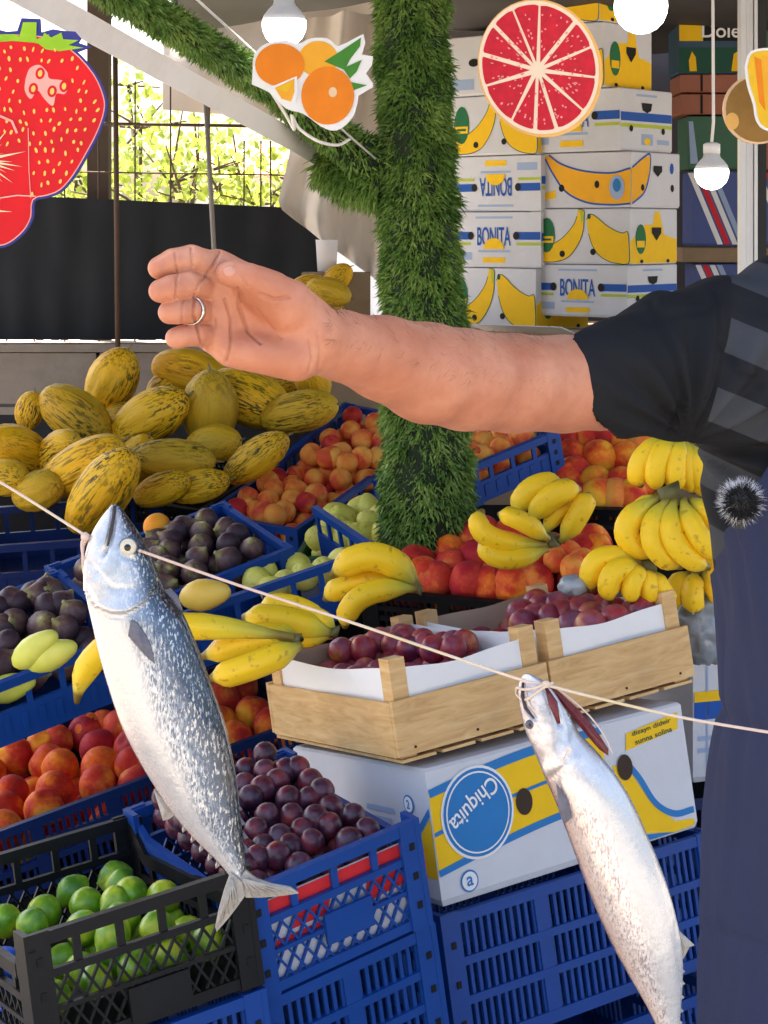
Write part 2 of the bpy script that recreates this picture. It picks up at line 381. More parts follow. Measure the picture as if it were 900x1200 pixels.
mb = MB(); mb.tube(smooth_path([at(318, 108, 3.2), at(335, 135, 3.22), at(345, 152, 3.2), at(342, 135, 3.18), at(350, 150, 3.2), at(372, 165, 3.2), at(395, 170, 3.22), at(410, 163, 3.25)]), .0028, 6)
tag(mb.build('tie_wire', MAT['white_paint'], None, True, True, origin=at(345, 150, 3.2)), 'loose white tie wire looped below the orange sign', 'wire')
# ------------------------------------------------------------------ printed boxes
MAT['board_white'] = M('white cardboard', (.64, .65, .69), .6, var=.06, ns=8, bump=.10, bs=40, dirt=.28, dirtcol=(.46, .43, .40))
MAT['board_brown'] = M('brown cardboard', (.42, .29, .17), .8, var=.12)
PR = {k: M('print '+k, c, .6, var=.08, ns=25, spec=.18) for k, c in dict(yellow=(.93, .56, .012), blue=(.02, .10, .42), green=(.02, .16, .06), black=(.012,)*3, orange=(.93, .45, .02), teal=(.05, .25, .42), red=(.66, .03, .04), pale=(.35, .45, .65), white=(.85, .85, .85), cbl=(.03, .20, .50), lime=(.45, .55, .05), brown=(.05, .03, .02), dgreen=(.02, .09, .06)).items()}
def text_mesh(body):
    cu = bpy.data.curves.new('t', 'FONT'); cu.body = body; cu.align_x = 'CENTER'; cu.align_y = 'CENTER'; cu.size = 1.0; cu.offset = .012
    o = bpy.data.objects.new('t', cu); COL.objects.link(o); dg = bpy.context.evaluated_depsgraph_get()
    me = bpy.data.meshes.new_from_object(o.evaluated_get(dg)); bpy.data.objects.remove(o); return me
class Face:
    # a plane on a thing: origin o, s to the right, t upward, n outward, in the root's own coordinates
    def __init__(s, root, o, sd, td): s.root = root; s.o = Vector(o); s.s = Vector(sd).normalized(); s.t = Vector(td).normalized(); s.n = s.s.cross(s.t)
    def p(s, a, b, off=.0012): return s.o+s.s*a+s.t*b+s.n*off
    def poly(s, name, mat, pts, off=.0012):
        mb = MB(); mb.add([s.p(a, b, off) for a, b in pts], [tuple(range(len(pts)))]); return mb.build(name, mat, s.root)
    def rect(s, name, mat, a0, a1, b0, b1, off=.0012): return s.poly(name, mat, [(a0, b0), (a1, b0), (a1, b1), (a0, b1)], off)
    def ell(s, name, mat, a, b, ra, rb, off=.0012, n=24, ang=0):
        c, d = math.cos(ang), math.sin(ang)
        return s.poly(name, mat, [(a+ra*math.cos(2*math.pi*k/n)*c-rb*math.sin(2*math.pi*k/n)*d, b+ra*math.cos(2*math.pi*k/n)*d+rb*math.sin(2*math.pi*k/n)*c) for k in range(n)], off)
    def stroke(s, name, mat, pts, w, off=.0012):
        q = smooth_path([Vector((a, b, 0)) for a, b in pts], 6); vs = []; n = len(q)
        ww = w if isinstance(w, (list, tuple)) else [w]*len(pts)
        for i, p in enumerate(q):
            d = q[min(i+1, n-1)]-q[max(i-1, 0)]; d.normalize(); x = i/(n-1)*(len(ww)-1); k = min(int(x), len(ww)-2); wi = (ww[k]*(1-(x-k))+ww[k+1]*(x-k))/2
            vs += [s.p(p.x-d.y*wi, p.y+d.x*wi, off), s.p(p.x+d.y*wi, p.y-d.x*wi, off)]
        mb = MB(); mb.add(vs, [(2*i, 2*i+1, 2*i+3, 2*i+2) for i in range(n-1)]); return mb.build(name, mat, s.root)
    def text(s, body, mat, a, b, h, wscale=1.0, ang=0, off=.0025, mirror=False, width=None, name='lettering'):
        me = text_mesh(body); xs = [v.co.x for v in me.vertices]; ys = [v.co.y for v in me.vertices]
        cx, cy = (min(xs)+max(xs))/2, (min(ys)+max(ys))/2; k = h/(max(ys)-min(ys)); kx = width/(max(xs)-min(xs)) if width else k*wscale
        c, d = math.cos(ang), math.sin(ang)
        for v in me.vertices:
            x, y = (v.co.x-cx)*kx*(-1 if mirror else 1), (v.co.y-cy)*k
            v.co = s.p(a+x*c-y*d, b+x*d+y*c, off)
        o = link_mesh(name, me, mat, s.root); return o
def banana_shape(F, a, b, sc, ang=0, flip=1, mat='yellow', name='banana_print'):
    pts = [(-.5, .30), (-.47, .36), (-.40, .30), (-.25, .08), (0, -.02), (.25, .06), (.42, .26), (.50, .22), (.46, .02), (.30, -.20), (.05, -.32), (-.20, -.25), (-.40, 0)]
    q = smooth_path([Vector((x*flip, y, 0)) for x, y in pts]+[Vector((pts[0][0]*flip, pts[0][1], 0))], 3)[:-1]
    c, d = math.cos(ang), math.sin(ang); P = [(a+sc*(p.x*c-p.y*d), b+sc*(p.x*d+p.y*c)) for p in q]
    if flip < 0: P = P[::-1]
    return F.poly(name, PR[mat], P)
def carton(root, l, w, h, mat='board_white', lid=None):
    # closed box, front face at y=0, base z=0, slightly bevelled; lid: height of the shallow lid shell
    g = .004; mb = MB()
    mb.hexa([(g, g, 0), (l-g, g, 0), (l-g, w-g, 0), (g, w-g, 0), (0, 0, .01), (l, 0, .01), (l, w, .01), (0, w, .01)])
    mb.hexa([(0, 0, .0101), (l, 0, .0101), (l, w, .0101), (0, w, .0101), (0, 0, h-.004), (l, 0, h-.004), (l, w, h-.004), (0, w, h-.004)])
    mb.hexa([(0, 0, h-.0039), (l, 0, h-.0039), (l, w, h-.0039), (0, w, h-.0039), (g, g, h), (l-g, g, h), (l-g, w-g, h), (g, w-g, h)])
    o = mb.build('carton', MAT[mat], root)
    if lid:
        m2 = MB(); m2.box(l*.3, l*.7, -.001, .001, h-.0005, h+.0008); m2.build('lid_seam', PR['brown'], root)
    return o
def hole(F, a, b, ra=.018, rb=.012): return F.ell('hand_hole', PR['black'], a, b, ra, rb, .002)
def deco_bananas(F, L, H, seed=0, shift=0):
    F.rect('print_panel', PR['yellow'], .003, L*.12, .004, H*.26, .0009)
    for q in ([(.49, .99), (.545, .99), (.55, .80), (.53, .52), (.45, .24), (.33, .06), (.12, .03), (.03, .09), (.12, .26), (.28, .40), (.40, .60), (.47, .80)], [(.575, .80), (.61, .90), (.68, .84), (.80, .66), (.93, .56), (.992, .54), (.992, .03), (.84, .03), (.70, .16), (.61, .44)]):
        P = smooth_path([Vector((a*L, b*H, 0)) for a, b in q]+[Vector((q[0][0]*L, q[0][1]*H, 0))], 3)[:-1]; P = [(min(max(p.x, .003), L-.003), min(max(p.y, .003), H-.003)) for p in P]
        F.poly('banana_print', PR['yellow'], P[::-1], .0013); F.stroke('banana_outline', PR['dgreen'], [P[k] for k in range(0, len(P), 2)], .0035, .0017)
    F.stroke('banana_stem', PR['lime'], [(L*.535, H*.76), (L*.53, H*.88), (L*.52, H*.97)], [.016, .014, .014], .0019); F.ell('banana_tip', PR['dgreen'], L*.60, H*.86, L*.018, H*.05, .002, 12)
    F.ell('green_badge', PR['green'], L*.17, H*.52, L*.085, H*.32, .002, 16); F.rect('badge_band', PR['yellow'], L*.10, L*.24, H*.38, H*.50, .0026)
    F.rect('badge_mark', PR['green'], L*.12, L*.22, H*.42, H*.46, .0032)
    hole(F, L*.33, H*.18, .014, .014); hole(F, L*.64, H*.22, .014, .014)
def deco_badge(F, L, H):
    F.poly('print_panel', PR['yellow'], [(.003, .004), (L-.003, .004), (L-.003, H*.45), (L*.72, H*.52), (L*.62, H*.95), (L*.52, H*.95), (L*.48, H*.72), (L*.30, H*.70), (.003, H*.40)], .0009)
    F.ell('green_badge', PR['green'], L*.22, H*.45, L*.11, H*.27, .002, 16); F.rect('badge_band', PR['yellow'], L*.14, L*.30, H*.30, H*.42, .0026)
    F.poly('hand_hole', PR['black'], [(L*.45, H*.66), (L*.65, H*.66), (L*.65, H*.56), (L*.55, H*.42), (L*.45, H*.56)], .003)
    hole(F, L*.24, .012, .014, .008); hole(F, L*.80, .012, .014, .008)
def deco_bonita(F, L, H, flip=False):
    def T(a, b): return (L-a, H-b) if flip else (a, b)
    sg = -1 if flip else 1
    for (a0, a1) in ((.003, L*.25), (L*.74, L-.003)):
        (x0, y0), (x1, y1) = T(a0, H*.50), T(a1, H*.64); F.rect('blue_bar', PR['blue'], min(x0, x1), max(x0, x1), min(y0, y1), max(y0, y1))
        (x0, y0), (x1, y1) = T(a0, H*.40), T(a1, H*.45); F.rect('yellow_bar', PR['lime'], min(x0, x1), max(x0, x1), min(y0, y1), max(y0, y1))
    for a in (L*.25, L*.74): c = T(a, H*.57); F.ell('hand_hole', PR['black'], c[0], c[1], .016, .018, .0025)
    c = T(L*.5, H*.56); F.text('BONITA', PR['blue'], c[0], c[1], H*.34, width=L*.36, ang=math.pi if flip else 0)
    n = 14; F.poly('sun_print', PR['yellow'], [T(L*.5+L*.11*math.cos(math.pi*k/n), H*.33+H*.20*math.sin(math.pi*k/n)) for k in range(n+1)], .0032)
    c = T(L*.5, H*.29); F.rect('thin_line', PR['pale'], c[0]-L*.17, c[0]+L*.17, c[1]-H*.02, c[1]+H*.02)
    c = T(L*.5, H*.13); F.rect('yellow_label', PR['yellow'], c[0]-L*.12, c[0]+L*.12, c[1]-H*.05, c[1]+H*.05)
    c = T(L*.5, H*.90); F.rect('fine_print', PR['pale'], c[0]-L*.2, c[0]+L*.2, c[1]-H*.02, c[1]+H*.02)
    c = T(L*.15, H*.20); F.rect('blue_label', PR['pale'], c[0]-L*.11, c[0]+L*.11, c[1]-H*.07, c[1]+H*.07)
def deco_stripe(F, L, H):
    F.rect('blue_bar', PR['blue'], .003, L-.003, H*.48, H*.62); F.rect('yellow_bar', PR['lime'], .003, L-.003, H*.38, H*.44)
    F.poly('hand_hole', PR['black'], [(L*.40, H*.78), (L*.60, H*.78), (L*.58, H*.66), (L*.50, H*.62), (L*.42, H*.66)], .003)
    hole(F, L*.2, H*.36, .014, .014); hole(F, L*.82, H*.34, .014, .014)
    F.rect('small_label', PR['pale'], L*.40, L*.62, H*.10, H*.28); F.ell('sun_print', PR['yellow'], L*.51, H*.16, L*.06, H*.06, .002); F.rect('small_label', PR['pale'], L*.70, L*.94, H*.12, H*.20)
    F.rect('fine_print', PR['pale'], L*.3, L*.7, H*.88, H*.92)
def deco_single(F, L, H, part):
    if part == 0:
        F.poly('banana_print', PR['orange'], [(L*.10, H*.96), (L*.20, H*.96), (L*.30, H*.80), (L*.52, H*.66), (L*.8, H*.62), (L-.002, H*.70), (L-.002, H*.08), (L*.80, H*.06), (L*.55, H*.10), (L*.36, H*.28), (L*.22, H*.60)])
        F.stroke('outline_print', PR['blue'], [(L*.02, H*.95), (L*.12, H*.92), (L*.20, H*.66), (L*.34, H*.30), (L*.55, H*.10), (L*.8, H*.05), (L-.004, H*.07)], .008, .002)
        F.stroke('outline_print', PR['blue'], [(L*.17, H*.97), (L*.30, H*.80), (L*.52, H*.67), (L*.8, H*.62), (L-.004, H*.70)], .008, .002)
        F.ell('round_sticker', PR['pale'], L*.86, H*.36, L*.075, H*.22, .003); F.ell('sticker_core', PR['cbl'], L*.86, H*.40, L*.04, H*.12, .004)
        hole(F, L*.30, H*.36, .014, .016); hole(F, L*.66, H*.42, .012, .016); F.poly('yellow_label', PR['yellow'], [(L*.06, H*.12), (L*.24, H*.18), (L*.24, H*.32), (L*.06, H*.26)])
    else:
        F.poly('banana_print', PR['orange'], [(.002, H*.08), (L*.25, H*.28), (L*.36, H*.62), (L*.38, H*.92), (L*.30, H*.92), (.002, H*.70)])
        F.stroke('outline_print', PR['blue'], [(.004, H*.07), (L*.25, H*.27), (L*.36, H*.6), (L*.38, H*.94), (L*.28, H*.93), (.004, H*.71)], .008, .002)
        F.poly('hand_hole', PR['black'], [(L*.44, H*.76), (L*.62, H*.76), (L*.62, H*.66), (L*.53, H*.56), (L*.44, H*.66)], .003)
        hole(F, L*.22, H*.36, .014, .014); hole(F, L*.84, H*.36, .014, .016); F.ell('blue_mark', PR['blue'], L*.83, H*.72, .016, .024, .0015)
BOXD = 7.9
def back_box(px, py_bot, py_top, style, label, yaw=-40, l=.5, w=.4, D=BOXD):
    # px: image column of the near vertical corner; the box is placed by that corner
    h = (py_bot-py_top)*D/FPX-.002
    yaw += rnd.uniform(-2.5, 2.5); R = rot(yaw); c = at(px, py_bot, D); o = c-R @ Vector((l, 0, 0))
    r = empty('banana_box', o, R, label, 'box', 'banana boxes stacked at the back')
    carton(r, l, w, h); F = Face(r, (0, 0, 0), (1, 0, 0), (0, 0, 1)); G = Face(r, (l, 0, 0), (0, 1, 0), (0, 0, 1))
    if style == 'bananas': deco_bananas(F, l, h); deco_badge(G, w, h)
    elif style == 'bonita': deco_bonita(F, l, h); deco_stripe(G, w, h)
    elif style == 'bonita180': deco_bonita(F, l, h, True); deco_stripe(G, w, h)
    elif style == 'single': deco_single(F, l, h, 0); deco_single(G, w, h, 1)
    elif style == 'plain': hole(F, l*.4, h*.55, .03, .018); F.rect('blue_label', PR['pale'], l*.12, l*.40, h*.1, h*.28); F.text('BONITA', PR['blue'], l*.72, h*.55, h*.2, width=l*.2, ang=math.pi/2); deco_stripe(G, w, h)
    return r
back_box(735, 373, 310.5, 'bonita', 'white banana box with blue lettering at the bottom of the right-hand stack')
back_box(738, 310, 243.5, 'bananas', 'white box with yellow bananas and green badge, second from the bottom of the right-hand stack')
back_box(740, 243, 176.5, 'single', 'box printed with one large orange banana in the right-hand stack')
back_box(727, 176, 101.5, 'bonita', 'white box with blue band partly behind the grapefruit sign')
back_box(708, 101, 24.5, 'bananas', 'yellow banana box with green badge just above the blue-banded box')
back_box(702, 24, -48, 'bananas', 'yellow banana box at the top of the stack, behind the largest bulb')
back_box(628, 388, 314.5, 'bananas', 'banana box with green badge at the bottom of the left-hand stack', D=8.15)
back_box(634, 314, 247.5, 'bonita', 'white box with blue lettering and half sun, upright, in the left-hand stack beside the pole', D=8.15)
back_box(634, 247, 180.5, 'bonita180', 'white box with its blue lettering upside down in the left-hand stack', D=8.15)
back_box(630, 180, 108.5, 'bananas', 'banana box half hidden under the lower left of the grapefruit sign', D=8.15)
back_box(618, 108, 36, 'plain', 'white box with dark hand holes left of the grapefruit sign', D=8.15)
# plinth the stacks stand on
MAT['pallet'] = M('pallet wood', (.28, .19, .11), .8, var=.25, ns=14)
mb = MB(); mb.box(.0, 1.75, 7.35, 9.2, 0, at(0, 389, 8.15).z-.003)
tag(mb.build('storage_bench', MAT['pallet'], None, False, True, origin=Vector((.8, 8, 0))), 'brown wooden bench under the stacked banana boxes', 'bench')
# open brown carton below the stacks
r = empty('open_carton', at(648, 420, 6.9), rot(-38), 'open brown cardboard carton below the banana box stacks', 'box')
mb = MB()
for (x0, x1, y0, y1) in ((-.2, .2, -.15, -.146), (-.2, .2, .146, .15), (-.2, -.196, -.146, .146), (.196, .2, -.146, .146)): mb.box(x0, x1, y0, y1, 0, .10)
mb.box(-.196, .196, -.146, .146, 0, .004); mb.build('carton', MAT['board_brown'], r)
mb = MB(); mb.hexa([(-.2, -.15, .101), (.2, -.15, .101), (.2, -.146, .101), (-.2, -.146, .101), (-.2, -.26, .13), (.2, -.26, .13), (.2, -.256, .133), (-.2, -.256, .133)]); mb.build('flap', MAT['board_white'], r)
mb = MB(); mb.hexa([(.196, -.15, .101), (.2, -.15, .101), (.2, .15, .101), (.196, .15, .101), (.30, -.15, .12), (.304, -.15, .12), (.304, .15, .12), (.30, .15, .12)]); mb.build('flap', MAT['board_brown'], r)
mb = MB(); b = at(648, 420, 6.9); mb.box(b.x-.3, b.x+.3, 6.65, 7.2, 0, b.z-.002)
tag(mb.build('low_shelf', MAT['pallet'], None, False, True, origin=Vector((b.x, 6.9, 0))), 'wooden shelf under the open brown carton', 'shelf')
# right-hand shelves with cartons
SD = 8.6
def side_box(name, label, x0, x1, yb, yt, mat, D=SD, depth=.3, yaw=0):
    a, b = at(x0, yb, D), at(x1, yt, D); r = empty(name, a, rot(yaw), label, 'box', 'cartons on the right-hand shelves')
    carton(r, b.x-a.x, depth, b.z-a.z, mat); return r, b.x-a.x, b.z-a.z
for k, c in dict(dole=(.02, .07, .12), brick=(.34, .11, .06), greenbox=(.035, .13, .07), bluebox=(.055, .085, .28), greyb=(.5, .5, .55)).items(): MAT[k] = M('carton '+k, c, .55, var=.15, ns=10)
r, l, h = side_box('fruit_carton', 'dark blue and yellow carton with white name on the top right shelf', 795, 867, 86, 10, 'dole')
F = Face(r, (0, 0, 0), (1, 0, 0), (0, 0, 1)); F.poly('yellow_print', PR['yellow'], [(.004, h*.5), (l*.42, h*.5), (l*.38, h*.72), (l*.36, h-.004), (.004, h-.004)]); F.rect('band', PR['dgreen'], .004, l-.004, .004, h*.4)
F.poly('banana_print', PR['yellow'], [(l*.18, .01), (l*.30, .01), (l*.28, h*.25), (l*.22, h*.34), (l*.17, h*.2)], .002); F.poly('banana_print', PR['yellow'], [(l*.86, .01), (l*.98, .01), (l*.98, h*.35), (l*.9, h*.3)], .002)
F.rect('name_panel', PR['black'], l*.40, l-.004, h*.5, h*.82, .002); F.text('Dole', PR['white'], l*.69, h*.66, h*.22, off=.004)
r, l, h = side_box('fruit_carton', 'pale grey carton at the very top of the right-hand shelves', 790, 867, 9, -50, 'greyb')
for i, (yb, yt) in enumerate(((108, 87), (134, 110))):
    r, l, h = side_box('wooden_tray', ['upper', 'lower'][i]+' of two red-brown trays under the blue and yellow carton', 797, 867, yb, yt, 'brick'); F = Face(r, (0, 0, 0), (1, 0, 0), (0, 0, 1)); F.rect('slot', PR['black'], l*.34, l*.38, .003, h-.003)
r, l, h = side_box('fruit_carton', 'dark green carton behind the small hanging bulb', 806, 867, 198, 136, 'greenbox'); F = Face(r, (0, 0, 0), (1, 0, 0), (0, 0, 1)); F.poly('pale_print', PR['pale'], [(l*.05, h*.1), (l*.2, h*.1), (l*.1, h*.9), (.004, h*.9)])
def stripes(r, l, h):
    F = Face(r, (0, 0, 0), (1, 0, 0), (0, 0, 1))
    for k, c in enumerate(('white', 'red', 'white', 'pale')):
        a = l*(.08+.16*k); F.poly('stripe', PR[c], [(a+.28*h, .006), (a+.28*h+.025, .006), (a-.12*h+.025, h-.006), (a-.12*h, h-.006)])
for (x0, x1, yb, yt, lab) in ((812, 867, 288, 201, 'blue striped carton on the shelf left of the aluminium post'), (890, 960, 288, 201, 'blue striped carton on the shelf right of the aluminium post'), (815, 867, 345, 309, 'blue striped carton under the shelf board, left of the post'), (890, 960, 345, 309, 'blue striped carton under the shelf board, right of the post')):
    r, l, h = side_box('striped_carton', lab, x0, x1, yb, yt, 'bluebox'); stripes(r, l, h)
r, l, h = side_box('fruit_carton', 'dark red carton at the right edge above the striped cartons', 890, 960, 199, 165, 'brick')
r, l, h = side_box('fruit_carton', 'green carton at the right edge beside the aluminium post', 890, 960, 163, 20, 'greenbox')
for (yb, yt, nm) in ((307, 290, 'shelf under the upper striped cartons'), (362, 347, 'lowest shelf board behind the shoulder')):
    a, b = at(800, yb, SD-.03), at(980, yt, SD-.03); mb = MB(); mb.box(a.x, b.x, SD-.03, SD+.4, a.z, b.z-.002)
    tag(mb.build('shelf_board', MAT['pallet'], None, False, True, origin=a), 'brown wooden '+nm, 'shelf')
mb = MB(); sheet(mb, (.0, 9.8, 0), (4.6, 9.8, 0), (4.6, 9.8, 2.6), (.0, 9.8, 2.6), 4, 4, .0)
tag(mb.build('back_wall', M('dark shop wall', (.05, .045, .05), .9)), 'dark wall of the shop behind the stacked boxes', 'wall')
# ------------------------------------------------------------------ plastic crates
MAT['blue_plastic'] = M('blue crate plastic', (.006, .055, .27), .45, var=.25, ns=7, bump=.06, bs=90, dirt=.25, dirtcol=(.02, .05, .14), spec=.28)
MAT['black_plastic'] = M('black crate plastic', (.006, .0065, .008), .45, var=.3, ns=9, bump=.08, bs=90, dirt=.3, dirtcol=(.018, .018, .02), spec=.25)
MAT['navy_plastic'] = M('dark blue crate plastic', (.005, .020, .10), .45, var=.25, ns=7, dirt=.2, dirtcol=(.02, .03, .06), spec=.25)
MAT['green_plastic'] = M('green crate plastic', (.01, .11, .055), .42, var=.2, ns=7)
def panel(L, H, style, th, zside=0.0, rg=rnd):
    # a crate side in its own plane: x along, z up, thickness th towards +y; zside: how far the rim dips between the corners
    mb = MB(); b = mb.box; e = .0006
    zt = H-zside
    if zside:
        for x0, x1, z0, z1 in ((0, .05, H, zt), (L, L-.05, H, zt)): mb.bar((x0, th/2, z0-.01), (x1, th/2, z1-.01), .02, th*1.3, (0, 1, 0))
        b(.048, L-.048, -.002, th+.002, zt-.018, zt)
        b(0, .03, 0, th-e, 0, H-.02); b(L-.03, L, 0, th-e, 0, H-.02)
    else:
        b(-.001, L+.001, -.004, th+.002, H-.016, H); 
    if style == 'slots':
        rows = 3; z0 = .018; b(0, L, -.003, th, 0, z0)
        dz = (zt-.016-z0)/rows
        for r in range(1, rows): b(0, L, -.003, th, z0+r*dz-.006, z0+r*dz+.006)
        n = int(L/.0135); m3 = max(1, round(L/.15))
        for i in range(1, n): x = i*L/n; b(x-.0028, x+.0028, e, th-e, z0, zt-.016)
        for i in range(m3+1): x = .012+i*(L-.024)/m3; b(x-.012, x+.012, -.002, th-.0002, z0, zt-.016)
    elif style == 'lattice':
        z0 = .014; zm = zt-.016-.30*(zt-.03); b(0, L, -.002, th, 0, z0); b(0, L, -.002, th, zm-.005, zm+.005)
        b(0, L, -.0015, th-.0008, zm*.55-.003, zm*.55+.003)
        n = max(3, round(L/.062))
        for i in range(n+1): x = .006+i*(L-.012)/n; b(x-.005, x+.005, 0, th-.001, zm, zt-.016)
        hh = zm-z0; sp = .021; k = -int(hh/sp)-1; sl = .62
        while k*sp < L:
            for sg in (1, -1):
                xa = k*sp; xb = xa+hh*sl
                pts = [(xa, z0), (xb, zm)] if sg > 0 else [(xb, z0), (xa, zm)]
                (x1, z1), (x2, z2) = pts; t0, t1 = 0, 1
                for lim, s in ((0, 1), (L, -1)):
                    d1, d2 = s*(x1-lim), s*(x2-lim)
                    if d1 < 0 and d2 < 0: t0 = 2
                    elif d1 < 0: t0 = max(t0, -d1/(d2-d1))
                    elif d2 < 0: t1 = min(t1, d1/(d1-d2))
                if t0 < t1-.02:
                    mb.bar((x1+(x2-x1)*t0, th/2+.0004*sg, z1+(z2-z1)*t0), (x1+(x2-x1)*t1, th/2+.0004*sg, z1+(z2-z1)*t1), .0032, th*.6, (0, 1, 0))
            k += 1
    elif style == 'window':
        zw = H*.52; b(0, L, 0, th, 0, zw); n = max(3, round(L/.062))
        for i in range(n+1): x = .006+i*(L-.012)/n; b(x-.005, x+.005, 0, th-.001, zw, zt-.015)
        for i in range(n*2):
            x = (i+.5)*L/(n*2); b(x-.006, x+.006, -.002, .001, zw*.25, zw*.8)
    else:
        b(0, L, 0, th, 0, zt-.016)
        n = max(3, round(L/.09))
        for i in range(1, n): x = i*L/n; b(x-.003, x+.003, -.002, th, .004, zt-.016)
    return mb
def plastic_crate(label, l, w, h, o, ypr, mat='blue_plastic', front='window', side='window', dip=0.0, plate=False, skip=(), group='plastic fruit crates', name='plastic_crate', sink=False):
    R = rot(*ypr); r = empty(name, o, R, label, 'crate', group); m = MAT[mat]; th = .007
    def put(mb, nm, M4): ob = mb.build(nm, m, r); ob.matrix_local = M4; return ob
    T = Matrix.Translation; Z = lambda d: Matrix.Rotation(math.radians(d), 4, 'Z')
    if 'front' not in skip: put(panel(l, h, front, th), 'front_panel', T((0, 0, 0)))
    if 'back' not in skip: put(panel(l, h, front, th), 'back_panel', T((l, w, 0)) @ Z(180))
    put(panel(w, h, side, th, dip), 'side_panel', T((0, w, 0)) @ Z(-90)); put(panel(w, h, side, th, dip), 'side_panel', T((l, 0, 0)) @ Z(90))
    for (x, y) in ((0, 0), (l, 0), (0, w), (l, w)):
        if (y == 0 and 'front' in skip) or (y == w and 'back' in skip): continue
        mb = MB(); sx = 1 if x == 0 else -1; sy = 1 if y == 0 else -1
        x0, x1 = sorted((x-sx*.005, x+sx*.028)); y0, y1 = sorted((y-sy*.005, y+sy*.003)); mb.box(x0, x1, y0, y1, -.002, h+.002)
        x0, x1 = sorted((x-sx*.0055, x+sx*.003)); y0, y1 = sorted((y-sy*.0055, y+sy*.03)); mb.box(x0, x1, y0, y1, -.0022, h+.0024)
        for zz in (.22, .5, .78):
            mb.box(x+sx*.008, x+sx*.016, y-sy*.006-.0005, y-sy*.006+.0005, h*zz-.005, h*zz+.005, 1)
        ob = mb.build('corner_post', [m, PR['black']], r)
    mb = MB(); mb.box(.007, l-.007, .007, w-.007, .003, .008)
    for i in range(1, 7): mb.box(i*l/7-.004, i*l/7+.004, .007, w-.007, -.001, .0095)
    mb.build('base', m, r)
    if plate: zp = .22 if plate is True else plate; mb = MB(); mb.box(l*.40, l*.68, -.005, .001, h*zp, h*(zp+.28)); mb.build('label_plate', m, r)
    return r, Vector(o), R, (l, w, h)
crates = {}
def addc(key, *a, **k): crates[key] = plastic_crate(*a, **k); return crates[key]
addc('lime', 'black lattice crate of green limes at the lower left', .305, .365, .152, (-.42, 2.301, .502), (31.9, -4.3, -5.9), 'black_plastic', 'lattice', 'lattice', .045, .05)
addc('plum', 'blue lattice crate of dark plums with red and white paper lining', .27, .36, .153, (-.162, 2.487, .501), (32.9, 2.1, -10.6), 'blue_plastic', 'lattice', 'slots', .03, True)
addc('C4', 'dark blue crate of large red peaches behind the lime crate', .74, .432, .13, (-.729, 3.26, .323), (26.2, 1.8, -12.7), 'navy_plastic', 'slots', 'slots')
addc('C5', 'blue crate of purple figs at the left edge', .45, .3, .12, (-.812, 3.104, .592), (33.8, 12.1, -14.3))
addc('C8', 'blue crate with square openings showing pale yellow fruit, behind the bananas', .42, .3, .12, (-.369, 3.509, .69), (25.5, 7.7, -14), skip=('back',))
o7 = at(340, 642, 3.72)-rot(31.4, 10.1, -15.1) @ Vector((.4, 0, .12))
addc('C7', 'blue crate of purple figs behind the left fish', .4, .3, .12, o7, (31.4, 10.1, -15.1))
addc('C9a', 'lower of the two blue crates of small peaches beside the melons', .26, .35, .1, (-.417, 4.41, .763), (-30.9, 14.5, 4.1), skip=('back',))
addc('C9b', 'upper of the two blue crates of small peaches beside the melons', .26, .35, .1, (-.253, 4.63, .867), (-27.4, 17.8, 7.7), skip=('front',))
addc('C10', 'blue crate of apricots just right of the grass-wrapped pole', .24, .3, .09, Vector((.052, 3.891, .889))+rot(31.6, 7.9, -16.7) @ Vector((.16, 0, 0)), (31.6, 7.9, -16.7))
addc('C11', 'dark crate of large peaches below the sleeve', .29, .36, .1, (.326, 4.026, .842), (-10, 22.9, .7), 'black_plastic', 'slots', 'solid')
addc('C12', 'black crate of red peaches at the foot of the grass-wrapped pole', .47, .30, .1, (-.031, 3.662, .734), (-19.6, 21.6, 1.5), 'black_plastic', 'slots', 'solid')
og = at(345, 655, 4.1); Rg = rot(-12, 14, -6); og = og-Rg @ Vector((0, 0, .1))
addc('green', 'green crate of pale green pears left of the pole', .27, .26, .1, og, (-12, 14, -6), 'green_plastic', 'window', 'solid')
R9 = rot(-30.9, 14.5, 4.1)
addc('M2', 'black crate holding melons beside the small peaches', .30, .36, .1, Vector((-.417, 4.41, .763))-R9 @ Vector((.315, -.01, .0)), (-30.9, 14.5, 4.1), 'black_plastic', 'slots', 'slots')
Rm = rot(8, 6, -3); om = at(-40, 642, 4.02)-Rm @ Vector((0, 0, .13))
addc('M1', 'dark blue crate under the front melons at the left edge', .42, .34, .13, om, (8, 6, -3), 'navy_plastic', 'window', 'window', .03)
# stacks of blue slotted crates at the bottom
Rq = rot(32.1, -8.2, -3.8); oq = Vector((.086, 2.755, .526))
for k in range(3):
    o = oq-Rq @ Vector((.012+.006*k, .012, .208+.216*k+(.02 if k else 0)))
    addc('Q%d' % k, ['blue slotted crate directly under the yellow and blue carton', 'second blue slotted crate below the yellow and blue carton', 'lowest blue slotted crate below the yellow and blue carton'][k], .52, .4, .2, o, (32.1, -8.2, -3.8), 'blue_plastic', 'slots', 'slots')
Rp = rot(32.9, 2.1, -10.6); op = Vector((-.162, 2.487, .501))
for k in range(2):
    o = op-Rp @ Vector((.0, -.004, .186+.19*k))
    addc('P%d' % k, ['blue slotted crate directly under the plum crate', 'blue slotted crate at the bottom under the plum crate'][k], .275, .37, .18, o, (32.9, 2.1, -10.6), 'blue_plastic', 'slots', 'slots')
ol = Vector((-.42, 2.301, .502)); Rl = rot(31.9, -4.3, -5.9)
addc('L0', 'blue slotted crate under the lime crate', .31, .37, .18, ol-Rl @ Vector((.004, 0, .19)), (31.9, -4.3, -5.9), 'blue_plastic', 'slots', 'slots')
rb = at(835, 1200, 3.25)
